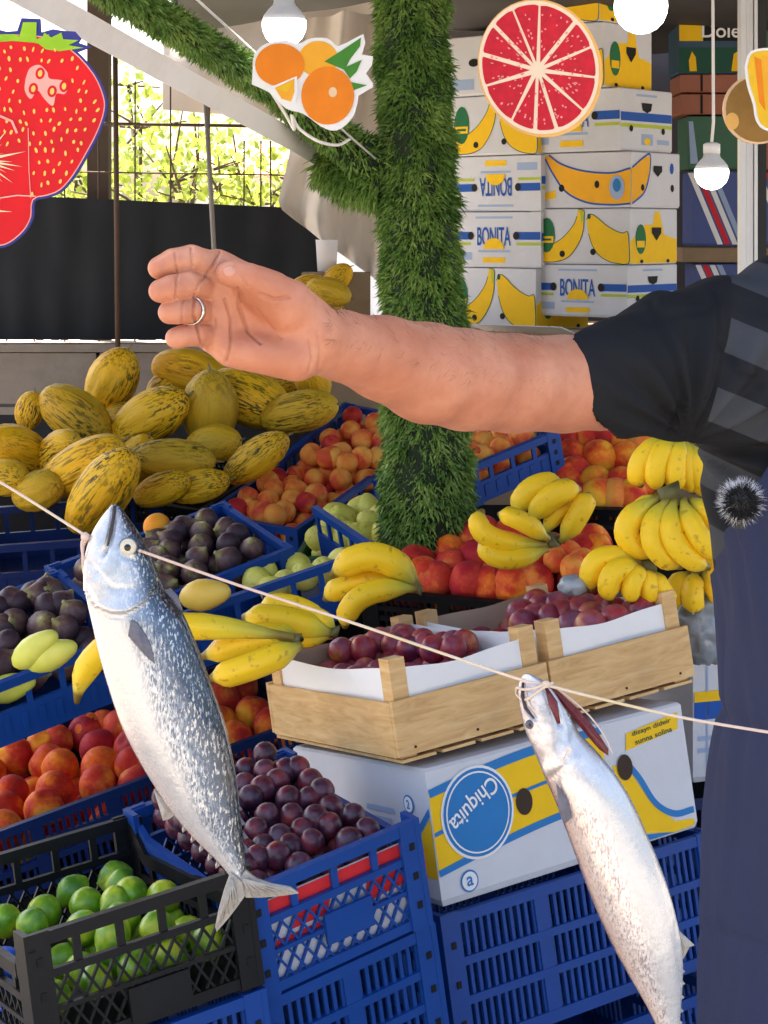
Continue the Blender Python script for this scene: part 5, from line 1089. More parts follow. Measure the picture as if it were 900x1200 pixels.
def normals(V, Q):
    n = np.cross(V[Q[:, 2]]-V[Q[:, 0]], V[Q[:, 3]]-V[Q[:, 1]]); out = np.zeros_like(V)
    for k in range(4): np.add.at(out, Q[:, k], n)
    return out/np.maximum(np.linalg.norm(out, axis=1)[:, None], 1e-12)
def to_px(V): return np.stack([CX+FPX*V[:, 0]/V[:, 1], CY-FPX*(V[:, 2]-CZ)/V[:, 1]], 1)
def poly_dist(P, pl):
    d = np.full(len(P), 1e9)
    for a, b in zip(pl[:-1], pl[1:]):
        a, b = np.array(a, float), np.array(b, float); ab = b-a; t = np.clip(((P-a) @ ab)/(ab @ ab), 0, 1); d = np.minimum(d, np.linalg.norm(P-a-t[:, None]*ab, axis=1))
    return d
def groove(V, Q, pl, width, depth):
    # press a crease along a photo-space line into the side of the surface that faces the camera
    N_ = normals(V, Q); P = to_px(V); f = np.clip(-N_[:, 1]*2, 0, 1); return V-N_*(depth*np.exp(-(poly_dist(P, pl)/width)**2)*f)[:, None]
def np_mesh(name, V, Q):
    me = bpy.data.meshes.new(name); me.vertices.add(len(V)); me.vertices.foreach_set('co', np.asarray(V, np.float32).ravel()); Q = np.asarray(Q, np.int32)
    me.loops.add(Q.size); me.loops.foreach_set('vertex_index', Q.ravel()); me.polygons.add(len(Q)); me.polygons.foreach_set('loop_start', np.arange(0, Q.size, Q.shape[1], dtype=np.int32))
    me.update(calc_edges=True); me.validate(); me.polygons.foreach_set('use_smooth', [True]*len(me.polygons)); return me
def lin(*segs):    # pieces (start, end, step) joined into one axis
    out = []
    for a, b, st in segs: out += list(np.arange(a, b, st))
    return np.array(sorted(set(np.round(out, 5))))
# ------------------------------------------------------------------ the person
def A(px, py, D): return np.array(at(px, py, D))
body = Field(lin((-.225, -.03, .0012), (-.03, .28, .005), (.28, .90, .014)), lin((1.47, 1.50, .004), (1.50, 1.63, .0014), (1.63, 1.68, .004), (1.68, 2.02, .006), (2.02, 2.45, .014)), lin((-.02, 1.20, .02), (1.20, 1.36, .01), (1.36, 1.375, .004), (1.375, 1.52, .0012), (1.52, 1.53, .004), (1.53, 1.95, .012)))
HD = 1.585
def pr(px, D): return px*D/FPX
# palm
K = {'ib': A(254, 312, HD), 'mb': A(242, 336, HD+.004), 'rb': A(240, 363, HD+.006), 'lb': A(247, 393, HD+.006), 'wr': A(372, 400, HD+.02), 'wt': A(372, 384, HD+.018)}
palm = Field(body.x, body.y, body.z)
for nm, e, ra, rb in (('ib', A(350, 368, HD+.018), .0145, .021), ('mb', A(352, 384, HD+.022), .0145, .021), ('rb', A(354, 402, HD+.022), .014, .021), ('lb', A(352, 418, HD+.018), .0135, .018)):
    palm.cap(K[nm], e, ra, rb, .012)
palm.cap(A(338, 358, HD), A(298, 334, HD-.012), .0225, .0165, .014)             # ball of the thumb
palm.cap(A(346, 421, HD+.004), A(272, 410, HD-.002), .0185, .0150, .014)        # heel of the little-finger side
palm.cap(A(258, 332, HD-.002), A(258, 398, HD), .0125, .0125, .012)             # pads under the fingers
palm.cap(A(366, 392, HD+.018), A(380, 402, 1.625), .0265, .0275, .02)
arm = [(372, 399, 1.612, 33), (400, 405, 1.645, 40), (450, 420, 1.70, 49), (500, 437, 1.75, 58), (545, 445, 1.79, 58.5), (600, 449, 1.84, 57), (660, 450, 1.90, 56), (705, 448, 1.945, 55), (745, 444, 1.985, 47), (850, 430, 2.09, 56)]
for a, b in zip(arm[:-1], arm[1:]): palm.cap(A(*a[:3]), A(*b[:3]), pr(a[3], a[2]), pr(b[3], b[2]), .012)
# fingers: chains that keep apart from each other
fing = Field(body.x, body.y, body.z)
def chain(fl, pts, rad):
    for i in range(len(pts)-1): fl.cap(pts[i], pts[i+1], rad[i], rad[i+1], .002)
chain(fing, [A(262, 316, HD), A(224, 304, HD-.020), A(203, 307, HD-.030), A(187, 314, HD-.034)], [.0125, .0122, .0112, .0098])
chain(fing, [A(246, 338, HD), A(219, 334, HD-.034), A(200, 338, HD-.046), A(188, 341, HD-.048)], [.0118, .0113, .0108, .0098])
chain(fing, [A(244, 365, HD+.002), A(222, 364, HD-.034), A(207, 365, HD-.044), A(199, 366, HD-.044)], [.0112, .0108, .0104, .0098])
chain(fing, [A(250, 394, HD+.004), A(229, 392, HD-.026), A(214, 394, HD-.034), A(206, 396, HD-.034)], [.0105, .0098, .0092, .0088])
th = Field(body.x, body.y, body.z); chain(th, [A(318, 340, HD-.014), A(292, 326, HD-.026), A(272, 321, HD-.030), A(266, 321, HD-.030)], [.0160, .0124, .0112, .0098])
body.union(palm, 0); body.union(fing, .007); body.union(th, .008)
# rest of the body
XC, YC = .53, 2.14
def bc(a, b, ra, rb, sq=None): body.cap(np.array(a), np.array(b), ra, rb, .04, sq)
bc((XC, YC, 1.36), (XC, YC, 1.00), .095, .095); bc((XC-.12, YC-.01, 1.37), (XC+.12, YC, 1.37), .045, .045); bc((XC, YC+.01, 1.45), (XC, YC-.01, 1.60), .055, .052)
bc((XC-.06, YC, .98), (XC-.075, YC, .52), .062, .055); bc((XC-.075, YC, .52), (XC-.08, YC+.01, .07), .055, .04); bc((XC-.08, YC, .05), (XC-.08, YC-.14, .03), .04, .035)
bc((XC+.06, YC, .98), (XC+.075, YC, .52), .062, .055); bc((XC+.075, YC, .52), (XC+.08, YC+.01, .07), .055, .04); bc((XC+.08, YC, .05), (XC+.08, YC-.14, .03), .04, .035)
bc((XC+.17, YC, 1.41), (XC+.25, YC+.01, 1.13), .05, .04); bc((XC+.25, YC+.01, 1.13), (XC+.24, YC-.12, .93), .04, .032)
body.ell((XC, YC-.03, 1.72), (.075, .095, .115), .02); body.ell((XC, YC-.055, 1.665), (.052, .06, .06), .02); body.cap(np.array((XC, YC-.12, 1.735)), np.array((XC, YC-.142, 1.70)), .009, .014, .01)
body.ell((XC-.077, YC-.02, 1.715), (.012, .02, .03), .006); body.ell((XC+.077, YC-.02, 1.715), (.012, .02, .03), .006)
V, Q = surface_nets(body); V = relax(V, Q, 3, .4)
for pl, w, d in (([(263, 350), (271, 372), (270, 398), (265, 424)], 1.5, .0018), ([(277, 338), (280, 360), (290, 388), (305, 402)], 1.5, .0018), ([(258, 294), (250, 312), (236, 330), (228, 346), (227, 370), (234, 394), (238, 412)], 1.5, .0020), ([(224, 290), (226, 312)], 1.3, .0013), ([(205, 297), (208, 322)], 1.3, .0013), ([(208, 324), (206, 350)], 1.3, .0013), ([(214, 352), (214, 379)], 1.3, .0009), ([(306, 345), (322, 351), (340, 348)], 1.7, .0013), ([(362, 398), (366, 420), (362, 436)], 1.6, .0010), ([(372, 388), (376, 414), (372, 438)], 1.8, .0009), ([(300, 362), (318, 385), (330, 396)], 1.5, .0006), ([(285, 322), (290, 336)], 1.4, .0008), ([(248, 352), (252, 385)], 1.4, .0006)):
    V = groove(V, Q, pl, w*.95, d*1.7)
sk_ = N('skin'); sv = sk_.coord('Object'); sx = sk_.n('SeparateXYZ'); sk_.l(sk_.n('TexCoord').outputs['Object'], sx.inputs[0])
n1 = sk_.noise(sv, 18, 3); n2 = sk_.noise(sv, 90, 4, .6); f_ = sk_.math('ADD', sx.outputs[0], sk_.math('MULTIPLY', sk_.math('SUBTRACT', n1, .5), .05))
mr = sk_.n('MapRange'); mr.inputs[1].default_value = -.10; mr.inputs[2].default_value = .02; sk_.l(f_, mr.inputs[0])
palmc = sk_.ramp(n1, [(.3, (.42, .155, .082)), (.5, (.49, .20, .115)), (.7, (.54, .245, .145))]); armc = sk_.ramp(n1, [(.3, (.35, .165, .048)), (.5, (.415, .212, .066)), (.7, (.46, .25, .088))])
cc = sk_.mix(mr.outputs[0], palmc, armc); cc = sk_.mix(sk_.math('MULTIPLY', sk_.ramp(n2, [(.42, (0,)), (.75, (1,))]), .42), cc, (.40, .14, .08))
vor = sk_.n('TexVoronoi'); vor.inputs['Scale'].default_value = 420; sk_.l(sv, vor.inputs['Vector']); sk_.bump(sk_.math('ADD', vor.outputs['Distance'], sk_.noise(sv, 200, 3)), .10, .0015)
MAT['skin'] = sk_.set(cc, rough=.48, spec=.4, sss=.03, sssr=.02)
PB = Vector((XC, YC, 0)); person = empty('person', PB, None, 'person in striped black T-shirt and navy apron, right arm stretched out over the fruit', 'person')
me = np_mesh('body', V-np.array(PB), Q); b_o = link_mesh('body', me, MAT['skin'], person)
def strand_mesh(name, roots, dirs, length, width, mat, parent, bend=.3, seed=1, mats=None):
    rg = random.Random(seed); vs = []; fs = []
    for p, d in zip(roots, dirs):
        d = Vector(d).normalized(); s = d.cross(Vector((rg.gauss(0, 1), rg.gauss(0, 1), rg.gauss(0, 1)))).normalized()*width/2; ln = length*rg.uniform(.6, 1.2); q = Vector(p); c = s.normalized()*bend*ln
        b = len(vs); vs += [q-s, q+s, q+d*ln*.5+c*.3+s*.7, q+d*ln*.5+c*.3-s*.7, q+d*ln+c]; fs += [(b, b+1, b+2, b+3), (b+3, b+2, b+4)]
    mb = MB(); mb.add(vs, fs); o = mb.build(name, mat, parent); o['kind'] = 'stuff'; return o
# fine arm hair on the upper side of the forearm
Nv = normals(V, Q); Pv = to_px(V); sel = np.nonzero((Pv[:, 0] > 385) & (Pv[:, 0] < 640) & (V[:, 1] < 2.0) & (Nv[:, 2] > -.15) & (Nv[:, 1] < .4))[0]; rg = random.Random(3); sel = [rg.choice(sel) for _ in range(1100)]
roots = [Vector(V[i])-PB for i in sel]; dirs = [Vector(Nv[i])*.45+Vector((-.7, -.1, -.15+rg.gauss(0, .25))) for i in sel]
strand_mesh('arm_hair', roots, dirs, .010, .00022, M('dark hair', (.10, .06, .035), .6), person)
# thumb nail, finger nails, ring
MAT['nail'] = M('nail', (.50, .235, .165), .35, var=.05)
def nail(px, py, D, rx, ry, ang):
    bm = bmesh.new(); bmesh.ops.create_uvsphere(bm, u_segments=14, v_segments=8, radius=1); a = math.radians(ang)
    for v in bm.verts: x, z = v.co.x*rx, v.co.z*ry; v.co = Vector((x*math.cos(a)-z*math.sin(a), v.co.y*.0028, x*math.sin(a)+z*math.cos(a)))
    me = bpy.data.meshes.new('nail'); bm.to_mesh(me); bm.free(); me.polygons.foreach_set('use_smooth', [True]*len(me.polygons)); o = link_mesh('fingernail', me, MAT['nail'], person); o.location = at(px, py, D)-PB
nail(269, 319, HD-.0392, .0062, .0046, -10)
MAT['silver'] = M('silver', (.75, .74, .70), .18, 1.0, var=.05)
mb = MB(); c = A(224, 364, HD-.032); ax = Vector(A(222, 364, HD-.034)-A(244, 365, HD+.002)).normalized(); Mr = Matrix.Translation(Vector(c)-PB) @ ax.to_track_quat('Z', 'Y').to_matrix().to_4x4()
mb.lathe([(.0113, -.003), (.0122, -.003), (.0122, .003), (.0113, .003), (.0113, -.003)], 32, Mr); mb.build('ring', MAT['silver'], person, True)
# T-shirt
sh = Field(lin((.16, .40, .0035), (.40, .86, .007)), lin((1.80, 2.10, .005), (2.10, 2.36, .008)), lin((.92, 1.26, .008), (1.26, 1.56, .004)))
tors = [((XC, YC, 1.36), (XC, YC, 1.02), .155, .150, None)]
sh.cap((XC-.03, YC, 1.35), (XC, YC+.01, 1.16), .150, .146, .04, .80); sh.cap((XC+.03, YC, 1.35), (XC, YC+.01, 1.16), .150, .146, .04, .80); sh.cap((XC, YC+.01, 1.16), (XC, YC+.01, .96), .142, .132, .03, .80)
sh.cap((XC-.10, YC, 1.375), (XC+.10, YC, 1.375), .072, .072, .05); sh.cap((XC-.06, YC, 1.40), (XC+.06, YC, 1.40), .066, .066, .04); sh.cap((XC+.14, YC, 1.41), (XC+.20, YC, 1.27), .075, .07, .03)
slv = [(668, 447, 1.905, 61), (720, 446, 1.965, 66), (780, 432, 2.03, 79), (845, 424, 2.09, 92), (905, 428, 2.12, 100)]
for a, b in zip(slv[:-1], slv[1:]): sh.cap(A(*a[:3]), A(*b[:3]), pr(a[3], a[2]), pr(b[3], b[2]), .02)
X, Y, Z = sh.grid((slice(None),)*3)
hp, hd = A(700, 447, 1.94), A(722, 505, 1.965)-A(678, 390, 1.925); nrm = np.cross(hd, np.array((.30, .95, 0))); nrm /= np.linalg.norm(nrm)
if nrm[0] > 0: nrm = -nrm
pd = (X-hp[0])*nrm[0]+(Y-hp[1])*nrm[1]+(Z-hp[2])*nrm[2]
sh.F = np.maximum(sh.F, pd); sh.F = np.maximum(sh.F, .935-Z)
V, Q = surface_nets(sh); V = relax(V, Q, 4, .5); Nv = normals(V, Q); Pv = to_px(V)
ap = np.array((806, 512)); rel = Pv-ap; angp = np.arctan2(rel[:, 1], rel[:, 0]); rad = np.linalg.norm(rel, axis=1)
fold = np.sin(angp*15+1.2+rad*.012)*np.clip(rad/60, 0, 1)*np.clip(1.9-rad/110, 0, 1); hemd = (V-hp) @ nrm; hk = np.clip(-hemd/.06, 0, 1); V = V+Nv*((fold*.0075+.0045)*hk)[:, None]
V = V+Nv*(np.array([mnoise.noise(Vector(v)*22) for v in V])*.0035*(.15+.85*hk))[:, None]
for pl, w, d in (([(762, 352), (790, 420), (800, 470), (786, 506)], 5, .005), ([(836, 340), (846, 380), (838, 440), (818, 500)], 3, .004), ([(735, 460), (765, 480), (790, 490)], 5, .004), ([(720, 385), (770, 372), (830, 360)], 7, .003), ([(845, 400), (862, 430), (890, 450)], 4, .005)) : V = groove(V, Q, pl, w, d)
ts = N('T-shirt'); tv = ts.coord('Object'); sx = ts.n('SeparateXYZ'); ts.l(ts.n('TexCoord').outputs['Object'], sx.inputs[0])
nn = ts.noise(tv, 5, 1); zz = ts.math('ADD', sx.outputs[2], ts.math('MULTIPLY', sx.outputs[0], .42)); st = ts.math('FRACT', ts.math('MULTIPLY', zz, 12.5)); stm = ts.math('GREATER_THAN', st, .5)
seam = ts.math('GREATER_THAN', ts.math('ADD', sx.outputs[0], ts.math('MULTIPLY', ts.math('SUBTRACT', 1.40, sx.outputs[2]), .28)), -.167)
fab = ts.noise(tv, 900, 2); base = ts.mix(fab, (.009, .0095, .011), (.018, .019, .022)); grey = ts.mix(fab, (.038, .041, .048), (.058, .062, .07)); mid = ts.mix(fab, (.012, .0125, .015), (.02, .021, .024))
tc_ = ts.mix(ts.math('MULTIPLY', seam, stm), ts.mix(seam, base, mid), grey); ts.bump(fab, .15, .001); MAT['tshirt'] = ts.set(tc_, rough=.9, spec=.15)
link_mesh('t_shirt', np_mesh('t_shirt', V-np.array(PB), Q), MAT['tshirt'], person)
# trousers and hair, out of frame but part of the figure
hr = Field(lin((XC-.10, XC+.10, .006)), lin((YC-.14, YC+.09, .006)), lin((1.62, 1.86, .006))); hr.ell((XC, YC-.018, 1.738), (.084, .100, .110), .01); X, Y, Z = hr.grid((slice(None),)*3)
hr.F = np.maximum(hr.F, 1.735-Z-np.clip((Y-(YC-.09))*1.2, -.05, .10)); Vh, Qh = surface_nets(hr); link_mesh('hair', np_mesh('hair', Vh-np.array(PB), Qh), M('hair', (.03, .022, .018), .6, bump=.5, bs=200), person)
tf = Field(lin((XC-.22, XC+.22, .01)), lin((YC-.20, YC+.20, .01)), lin((.04, 1.02, .012)))
for s in (-1, 1): tf.cap((XC+s*.055, YC, .95), (XC+s*.075, YC, .50), .082, .075, .03); tf.cap((XC+s*.075, YC, .50), (XC+s*.08, YC+.01, .07), .075, .065, .03)
tf.F = np.maximum(tf.F, tf.z[None, None, :]-.99); Vt, Qt = surface_nets(tf); link_mesh('trousers', np_mesh('trousers', Vt-np.array(PB), Qt), M('dark trousers', (.03, .03, .04), .85), person)
for s in (-1, 1):
    mb = MB(); mb.lathe([(.05, 0), (.055, .02), (.05, .06), (.03, .08)], 14, Matrix.Translation((s*.08, -.06, 0)) @ Matrix.Diagonal((1, 2.2, 1, 1))); mb.build('shoe', M('shoe', (.02,)*3, .5), person, True)
def blob(nm, mat, c, r_):
    bm = bmesh.new(); bmesh.ops.create_uvsphere(bm, u_segments=14, v_segments=10, radius=1)
    for v in bm.verts: v.co = Vector((v.co.x*r_[0]+c[0], v.co.y*r_[1]+c[1], v.co.z*r_[2]+c[2]))
    me = bpy.data.meshes.new(nm); bm.to_mesh(me); bm.free(); me.polygons.foreach_set('use_smooth', [True]*len(me.polygons)); return link_mesh(nm, me, mat, person)
_ew, _ei, _br, _lp = M('eye white', (.7, .68, .66), .2), M('iris', (.03, .015, .01), .15), M('brow', (.03, .02, .015), .8), M('lips', (.42, .16, .12), .5)
for s in (-1, 1): blob('eye', _ew, (s*.030, -.108, 1.725), (.014, .010, .008)); blob('iris', _ei, (s*.030, -.116, 1.725), (.006, .004, .006)); blob('eyebrow', _br, (s*.031, -.113, 1.744), (.019, .006, .0035))
blob('mouth', _lp, (0, -.112, 1.656), (.023, .006, .007))
# apron: a sheet of cloth wrapped round the front of the torso and hips
ed = [(478, 905, .95), (500, 896, .90), (530, 878, .80), (560, 862, .66), (590, 850, .50), (620, 841, .30), (650, 839, .02), (700, 844, -.12), (760, 848, -.15), (830, 850, -.15), (880, 841, -.15), (950, 833, -.15), (1050, 826, -.15), (1200, 820, -.15), (1400, 812, -.15)]
yb = np.array([e[0] for e in ed]); rows = []; nv, nu = 110, 60; vs = []; fs = []
for j in range(nv+1):
    py = 478+(1400-478)*j/nv; px = np.interp(py, yb, [e[1] for e in ed]); Dm = YC-.02; z = CZ-(py-CY)*Dm/FPX
    # side silhouette of the torso: half width a at this height
    sil = np.interp(py, [478, 560, 640, 700, 830, 880, 950, 1200, 1400], [808, 814, 838, 846, 852, 846, 840, 828, 820]); a = XC-(sil-CX)*Dm/FPX+.002; b = np.interp(py, [478, 640, 830, 1000, 1400], [.150, .152, .150, .158, .17])
    th0 = np.interp(py, [478, 520, 560, 600, 640, 680, 1400], [.98, .92, .78, .56, .25, -.1, -.15])
    for i in range(nu+1):
        t = th0+(math.pi-2*th0)*i/nu; w_ = .013*mnoise.noise((t*2.6, z*3.2, 1))+.006*mnoise.noise((t*8, z*7, 4))+.003*math.sin(t*26+z*9+3*mnoise.noise((t*2, z*3, 7)))*np.clip((z-.9)*4, 0, 1)-.004*math.exp(-((z-.72-.02*math.sin(t*3))/.006)**2)+.004*math.sin(t*9+z*3)*np.clip((.95-z)*2, 0, 1)
        if 815 < py < 860: w_ -= .006*math.exp(-((py-838)/9)**2)
        vs.append((-(a+w_)*math.cos(t), -(b+w_)*math.sin(t)*1.0, z))
for j in range(nv):
    for i in range(nu): q = j*(nu+1)+i; fs.append((q, q+1, q+nu+2, q+nu+1))
mb = MB(); mb.add(vs, fs); MAT['apron'] = M('navy apron cloth', (.029, .034, .074), .88, var=.16, ns=14, bump=.3, bs=500, spec=.2)
apr = mb.build('apron', MAT['apron'], person, True); so = apr.modifiers.new('thick', 'SOLIDIFY'); so.thickness = .003
for s in (-1, 1):
    mb = MB(); mb.bar((s*.088, -.128, 1.318), (s*.07, -.09, 1.475), .03, .004, (0, -1, .3)); mb.build('apron_strap', MAT['apron'], person)
# furry microphone windscreen
mc = at(868, 588, 1.955); mic = empty('fur_microphone', mc, None, 'small black microphone windscreen with white fur clipped beside the apron bib', 'microphone')
mb = MB(); mb.lathe([(.002, -.016), (.010, -.013), (.016, -.004), (.016, .006), (.010, .014), (.002, .016)], 16); mb.build('core', MAT['cord_black'], mic, True)
rg = random.Random(11); rt, dr, rt2, dr2 = [], [], [], []
for i in range(2300):
    d = Vector((rg.gauss(0, 1), rg.gauss(0, 1), rg.gauss(0, 1))).normalized(); front = -d.y
    if front > .15+rg.gauss(0, .2) or (d.z < -.3 and rg.random() < .35): rt.append(d*.012); dr.append(d+Vector((rg.gauss(0, .3), 0, -.1+rg.gauss(0, .3))))
    else: rt2.append(d*.013); dr2.append(d+Vector((rg.gauss(0, .2), 0, rg.gauss(0, .2))))
strand_mesh('black_fur', rt, dr, .0145, .0010, M('black fur', (.012,)*3, .6), mic, .25, 2); strand_mesh('white_fur', rt2, dr2, .0135, .0008, M('white fur', (.75, .75, .78), .7), mic, .25, 3)
mb = MB(); mb.box(-.004, .006, .012, .03, -.03, -.01); mb.build('clip', MAT['cord_black'], mic)
# ------------------------------------------------------------------ fish on a cord
def fish_loft(rows, D, thick, nslice=150, nring=72, flat_side=0.0, twist=None):
    # rows: (py, left px, right px); slices are level, half width from the photo outline, depth = thick * half width
    py = np.array([r[0] for r in rows], float); Lx = np.array([r[1] for r in rows], float); Rx = np.array([r[2] for r in rows], float)
    t = np.linspace(0, 1, nslice); t = t+.0; yy = py[0]+(py[-1]-py[0])*t
    P1 = smooth_path([Vector((r[0], r[1], r[2])) for r in rows], 8); a = np.array([(p.x, p.y, p.z) for p in P1]); lx = np.interp(yy, a[:, 0], a[:, 1]); rx = np.interp(yy, a[:, 0], a[:, 2])
    V = np.zeros((nslice, nring, 3)); ph = np.linspace(0, 2*math.pi, nring, endpoint=False); uv = np.zeros((nslice, nring, 2))
    tk = np.interp(t, [0, .04, .2, .5, .8, 1], thick)
    for i in range(nslice):
        c, h = (lx[i]+rx[i])/2, max((rx[i]-lx[i])/2, .3); cs, sn = np.cos(ph), np.sin(ph)
        X = (c+h*np.sign(cs)*np.abs(cs)**.92-CX)*D/FPX; Y = D-h*D/FPX*tk[i]*np.sign(sn)*np.abs(sn)**.9; V[i, :, 0] = X; V[i, :, 1] = Y; V[i, :, 2] = CZ-(yy[i]-CY)*D/FPX
        uv[i, :, 0] = t[i]; uv[i, :, 1] = (cs+1)/2
    Q = []
    for i in range(nslice-1):
        k = np.arange(nring); k2 = (k+1) % nring; Q.append(np.stack([i*nring+k, (i+1)*nring+k, (i+1)*nring+k2, i*nring+k2], 1))
    return V.reshape(-1, 3), np.concatenate(Q)[:, ::-1], uv.reshape(-1, 2)
def fish_object(name, V, Q, uv, mat, root):
    me = np_mesh('body', V-np.array(root.location), Q); ul = me.uv_layers.new(name='UVMap'); li = np.zeros(len(me.loops), np.int32); me.loops.foreach_get('vertex_index', li); ul.data.foreach_set('uv', uv[li].astype(np.float32).ravel())
    return link_mesh('body', me, mat, root)
def fish_mat(name, stops, mott, mcol, thr, back_rib, headcol):
    x = N(name); uvn = x.n('UVMap'); sp = x.n('SeparateXYZ'); x.l(uvn.outputs[0], sp.inputs[0]); v = x.coord('Object'); nlow = x.noise(v, 22, 3)
    s = x.math('ADD', sp.outputs[1], x.math('MULTIPLY', x.math('SUBTRACT', nlow, .5), .16)); c = x.ramp(s, stops)
    # scale mottling: short dashes running along the body
    mp = x.n('Mapping'); mp.inputs['Rotation'].default_value = (0, math.radians(20), 0); mp.inputs['Scale'].default_value = (1.0, 1.0, .30); x.l(x.n('TexCoord').outputs['Object'], mp.inputs['Vector'])
    m = x.noise(mp.outputs[0], 620, 3, .6, .4); mm = x.ramp(m, [(thr, (0,)), (thr+.07, (1,))]); zone = x.ramp(s, mott); nlon = x.noise(v, 60, 3, .6)
    tt = x.ramp(sp.outputs[0], [(.25, (.12,)), (.33, (1,)), (.85, (1,)), (1, (.3,))])
    c = x.mix(x.math('MULTIPLY', x.math('MULTIPLY', mm, zone), x.math('MULTIPLY', tt, .9)), c, mcol)
    m2 = x.ramp(x.noise(mp.outputs[0], 520, 3, .6, .3), [(.54, (0,)), (.62, (1,))]); c = x.mix(x.math('MULTIPLY', x.math('MULTIPLY', m2, zone), .6), c, (.78, .79, .77))
    hd = x.math('MULTIPLY', x.ramp(sp.outputs[0], [(.22, (1,)), (.27, (0,))]), x.ramp(s, [(.60, (1,)), (.84, (0,))])); hc = x.ramp(nlon, headcol); c = x.mix(x.math('MULTIPLY', hd, .55), c, hc)
    x.bump(x.math('ADD', x.math('MULTIPLY', m, .6), x.noise(v, 120, 3)), .22, .002)
    r = x.math('ADD', .16, x.math('MULTIPLY', nlon, .22)); return x.set(c, rough=r, metal=.45, spec=.6, coat=.5, coatr=.08)
MAT['fish1'] = fish_mat('bonito skin', [(.0, (.62, .52, .50)), (.22, (.52, .505, .505)), (.42, (.50, .51, .53)), (.54, (.40, .44, .50)), (.66, (.14, .19, .27)), (.80, (.035, .058, .095)), (.92, (.008, .015, .022))], [(.38, (0,)), (.52, (.9,)), (.82, (1,)), (.97, (.35,))], (.035, .065, .13), .47, True, [(.3, (.26, .30, .36)), (.48, (.56, .59, .63)), (.64, (.76, .74, .75))])
MAT['fish2'] = fish_mat('mackerel skin', [(.0, (.30, .16, .12)), (.07, (.66, .48, .40)), (.28, (.72, .62, .56)), (.46, (.62, .60, .61)), (.58, (.48, .50, .53)), (1, (.52, .54, .57))], [(.05, (.2,)), (.18, (.8,)), (.44, (1,)), (.60, (0,))], (.28, .215, .235), .50, False, [(.3, (.20, .21, .26)), (.48, (.50, .50, .55)), (.62, (.74, .72, .73))])
MAT['fin'] = M('fin membrane', (.30, .28, .25), .45, var=.4, ns=120, bump=.5, bs=200, spec=.6); MAT['fin_dark'] = M('dark fin', (.10, .10, .13), .45, var=.4, ns=90, bump=.4, bs=200); MAT['gill'] = M('gill', (.11, .006, .010), .35, var=.4, ns=90, bump=.5, bs=150)
MAT['mouth'] = M('mouth cavity', (.025, .02, .022), .5); MAT['eye_white'] = M('fish eye', (.52, .49, .38), .15, var=.15, ns=200); MAT['pupil'] = M('pupil', (.004, .004, .006), .05)
def fin(root, poly, D, mat, name, th=.0025, rays=0, bulge=.006):
    # a fin as a thin plate with thickness that thins to its edge and raised rays
    P = [at(x, y, D) for x, y in poly]; c = sum(P, Vector())/len(P); mb = MB(); n = len(P)
    vs = P+[p+Vector((0, th, 0)) for p in P]+[c+Vector((0, -bulge*.5, 0)), c+Vector((0, th+bulge*.3, 0))]
    mb.add(vs, [(i, (i+1) % n, 2*n) for i in range(n)]+[((i+1) % n+n, i+n, 2*n+1) for i in range(n)]+[((i+1) % n, i, i+n, (i+1) % n+n) for i in range(n)])
    return mb.build(name, mat, root, False, True)
def rays(root, base, tips, D, r, mat, name='fin_ray', parent=None):
    mb = MB()
    for b, t in zip(base, tips): mb.tube([at(*b, D), at((b[0]+t[0])/2, (b[1]+t[1])/2, D-.001), at(*t, D+.001)], [r, r*.8, r*.35], 5)
    return mb.build(name, mat, root, True, True)
# left fish
FD = 1.66
rows1 = [(591, 131, 137), (596, 127, 143), (606, 119, 150), (620, 110, 160), (635, 103.5, 169), (650, 100, 177), (668, 98, 184), (690, 99.5, 193), (708, 103, 206), (725, 107, 217), (760, 115, 232), (800, 126, 247), (850, 143, 264), (890, 163, 273), (920, 181, 278), (950, 201, 281), (980, 226, 284), (1005, 251, 287), (1022, 266, 289), (1034, 273, 290)]
f1 = empty('silver_fish', at(280, 1034, FD), None, 'left of two fish on the cord: blue-backed, hanging head up with forked tail', 'fish', 'fish hung on the cord')
V, Q, uv = fish_loft(rows1, FD, [.55, .62, .62, .60, .55, .42])
N_ = normals(V, Q); Pp = to_px(V)
# gill cover stands proud of the body
arc1 = [(99, 690), (112, 712), (132, 721), (152, 719), (170, 708), (183, 690), (188, 668), (184, 650)]
def inside_arc(P): return np.array([in_poly(a, b, arc1+[(150, 600), (110, 610), (92, 660)]) for a, b in P])
ia = inside_arc(Pp) & (N_[:, 1] < .2); d_ = poly_dist(Pp, arc1); V = V+N_*(np.where(ia, .0042*np.exp(-d_/16)*np.clip(-N_[:, 1]*2.2-.5, 0, 1), 0))[:, None]; 
for pl, w, d in ((arc1, 1.8, .0032), ([(134, 592), (133, 606), (130, 622), (126, 638), (121, 650)], 2.2, .0075), ([(121, 650), (116, 664), (112, 676)], 1.6, .002), ([(150, 655), (168, 660), (176, 678), (170, 700)], 1.6, .0013), ([(106, 660), (130, 690), (160, 690)], 2, .0008), ([(137, 640), (150, 629), (163, 636), (166, 647), (158, 655), (146, 655), (137, 647)], 1.3, .0012), ([(200, 730), (238, 830), (268, 930), (282, 1010)], 1.6, .0007)): V = groove(V, Q, pl, w, d)
fish_object('body', V, Q, uv, MAT['fish1'], f1)
mb = MB(); mb.tube([at(134, 593, FD-.004), at(133, 606, FD-.0085), at(130, 622, FD-.013), at(126, 640, FD-.0165)], [.0012, .0016, .0018, .0008], 8); mb.build('mouth_slit', MAT['mouth'], f1, True, True)
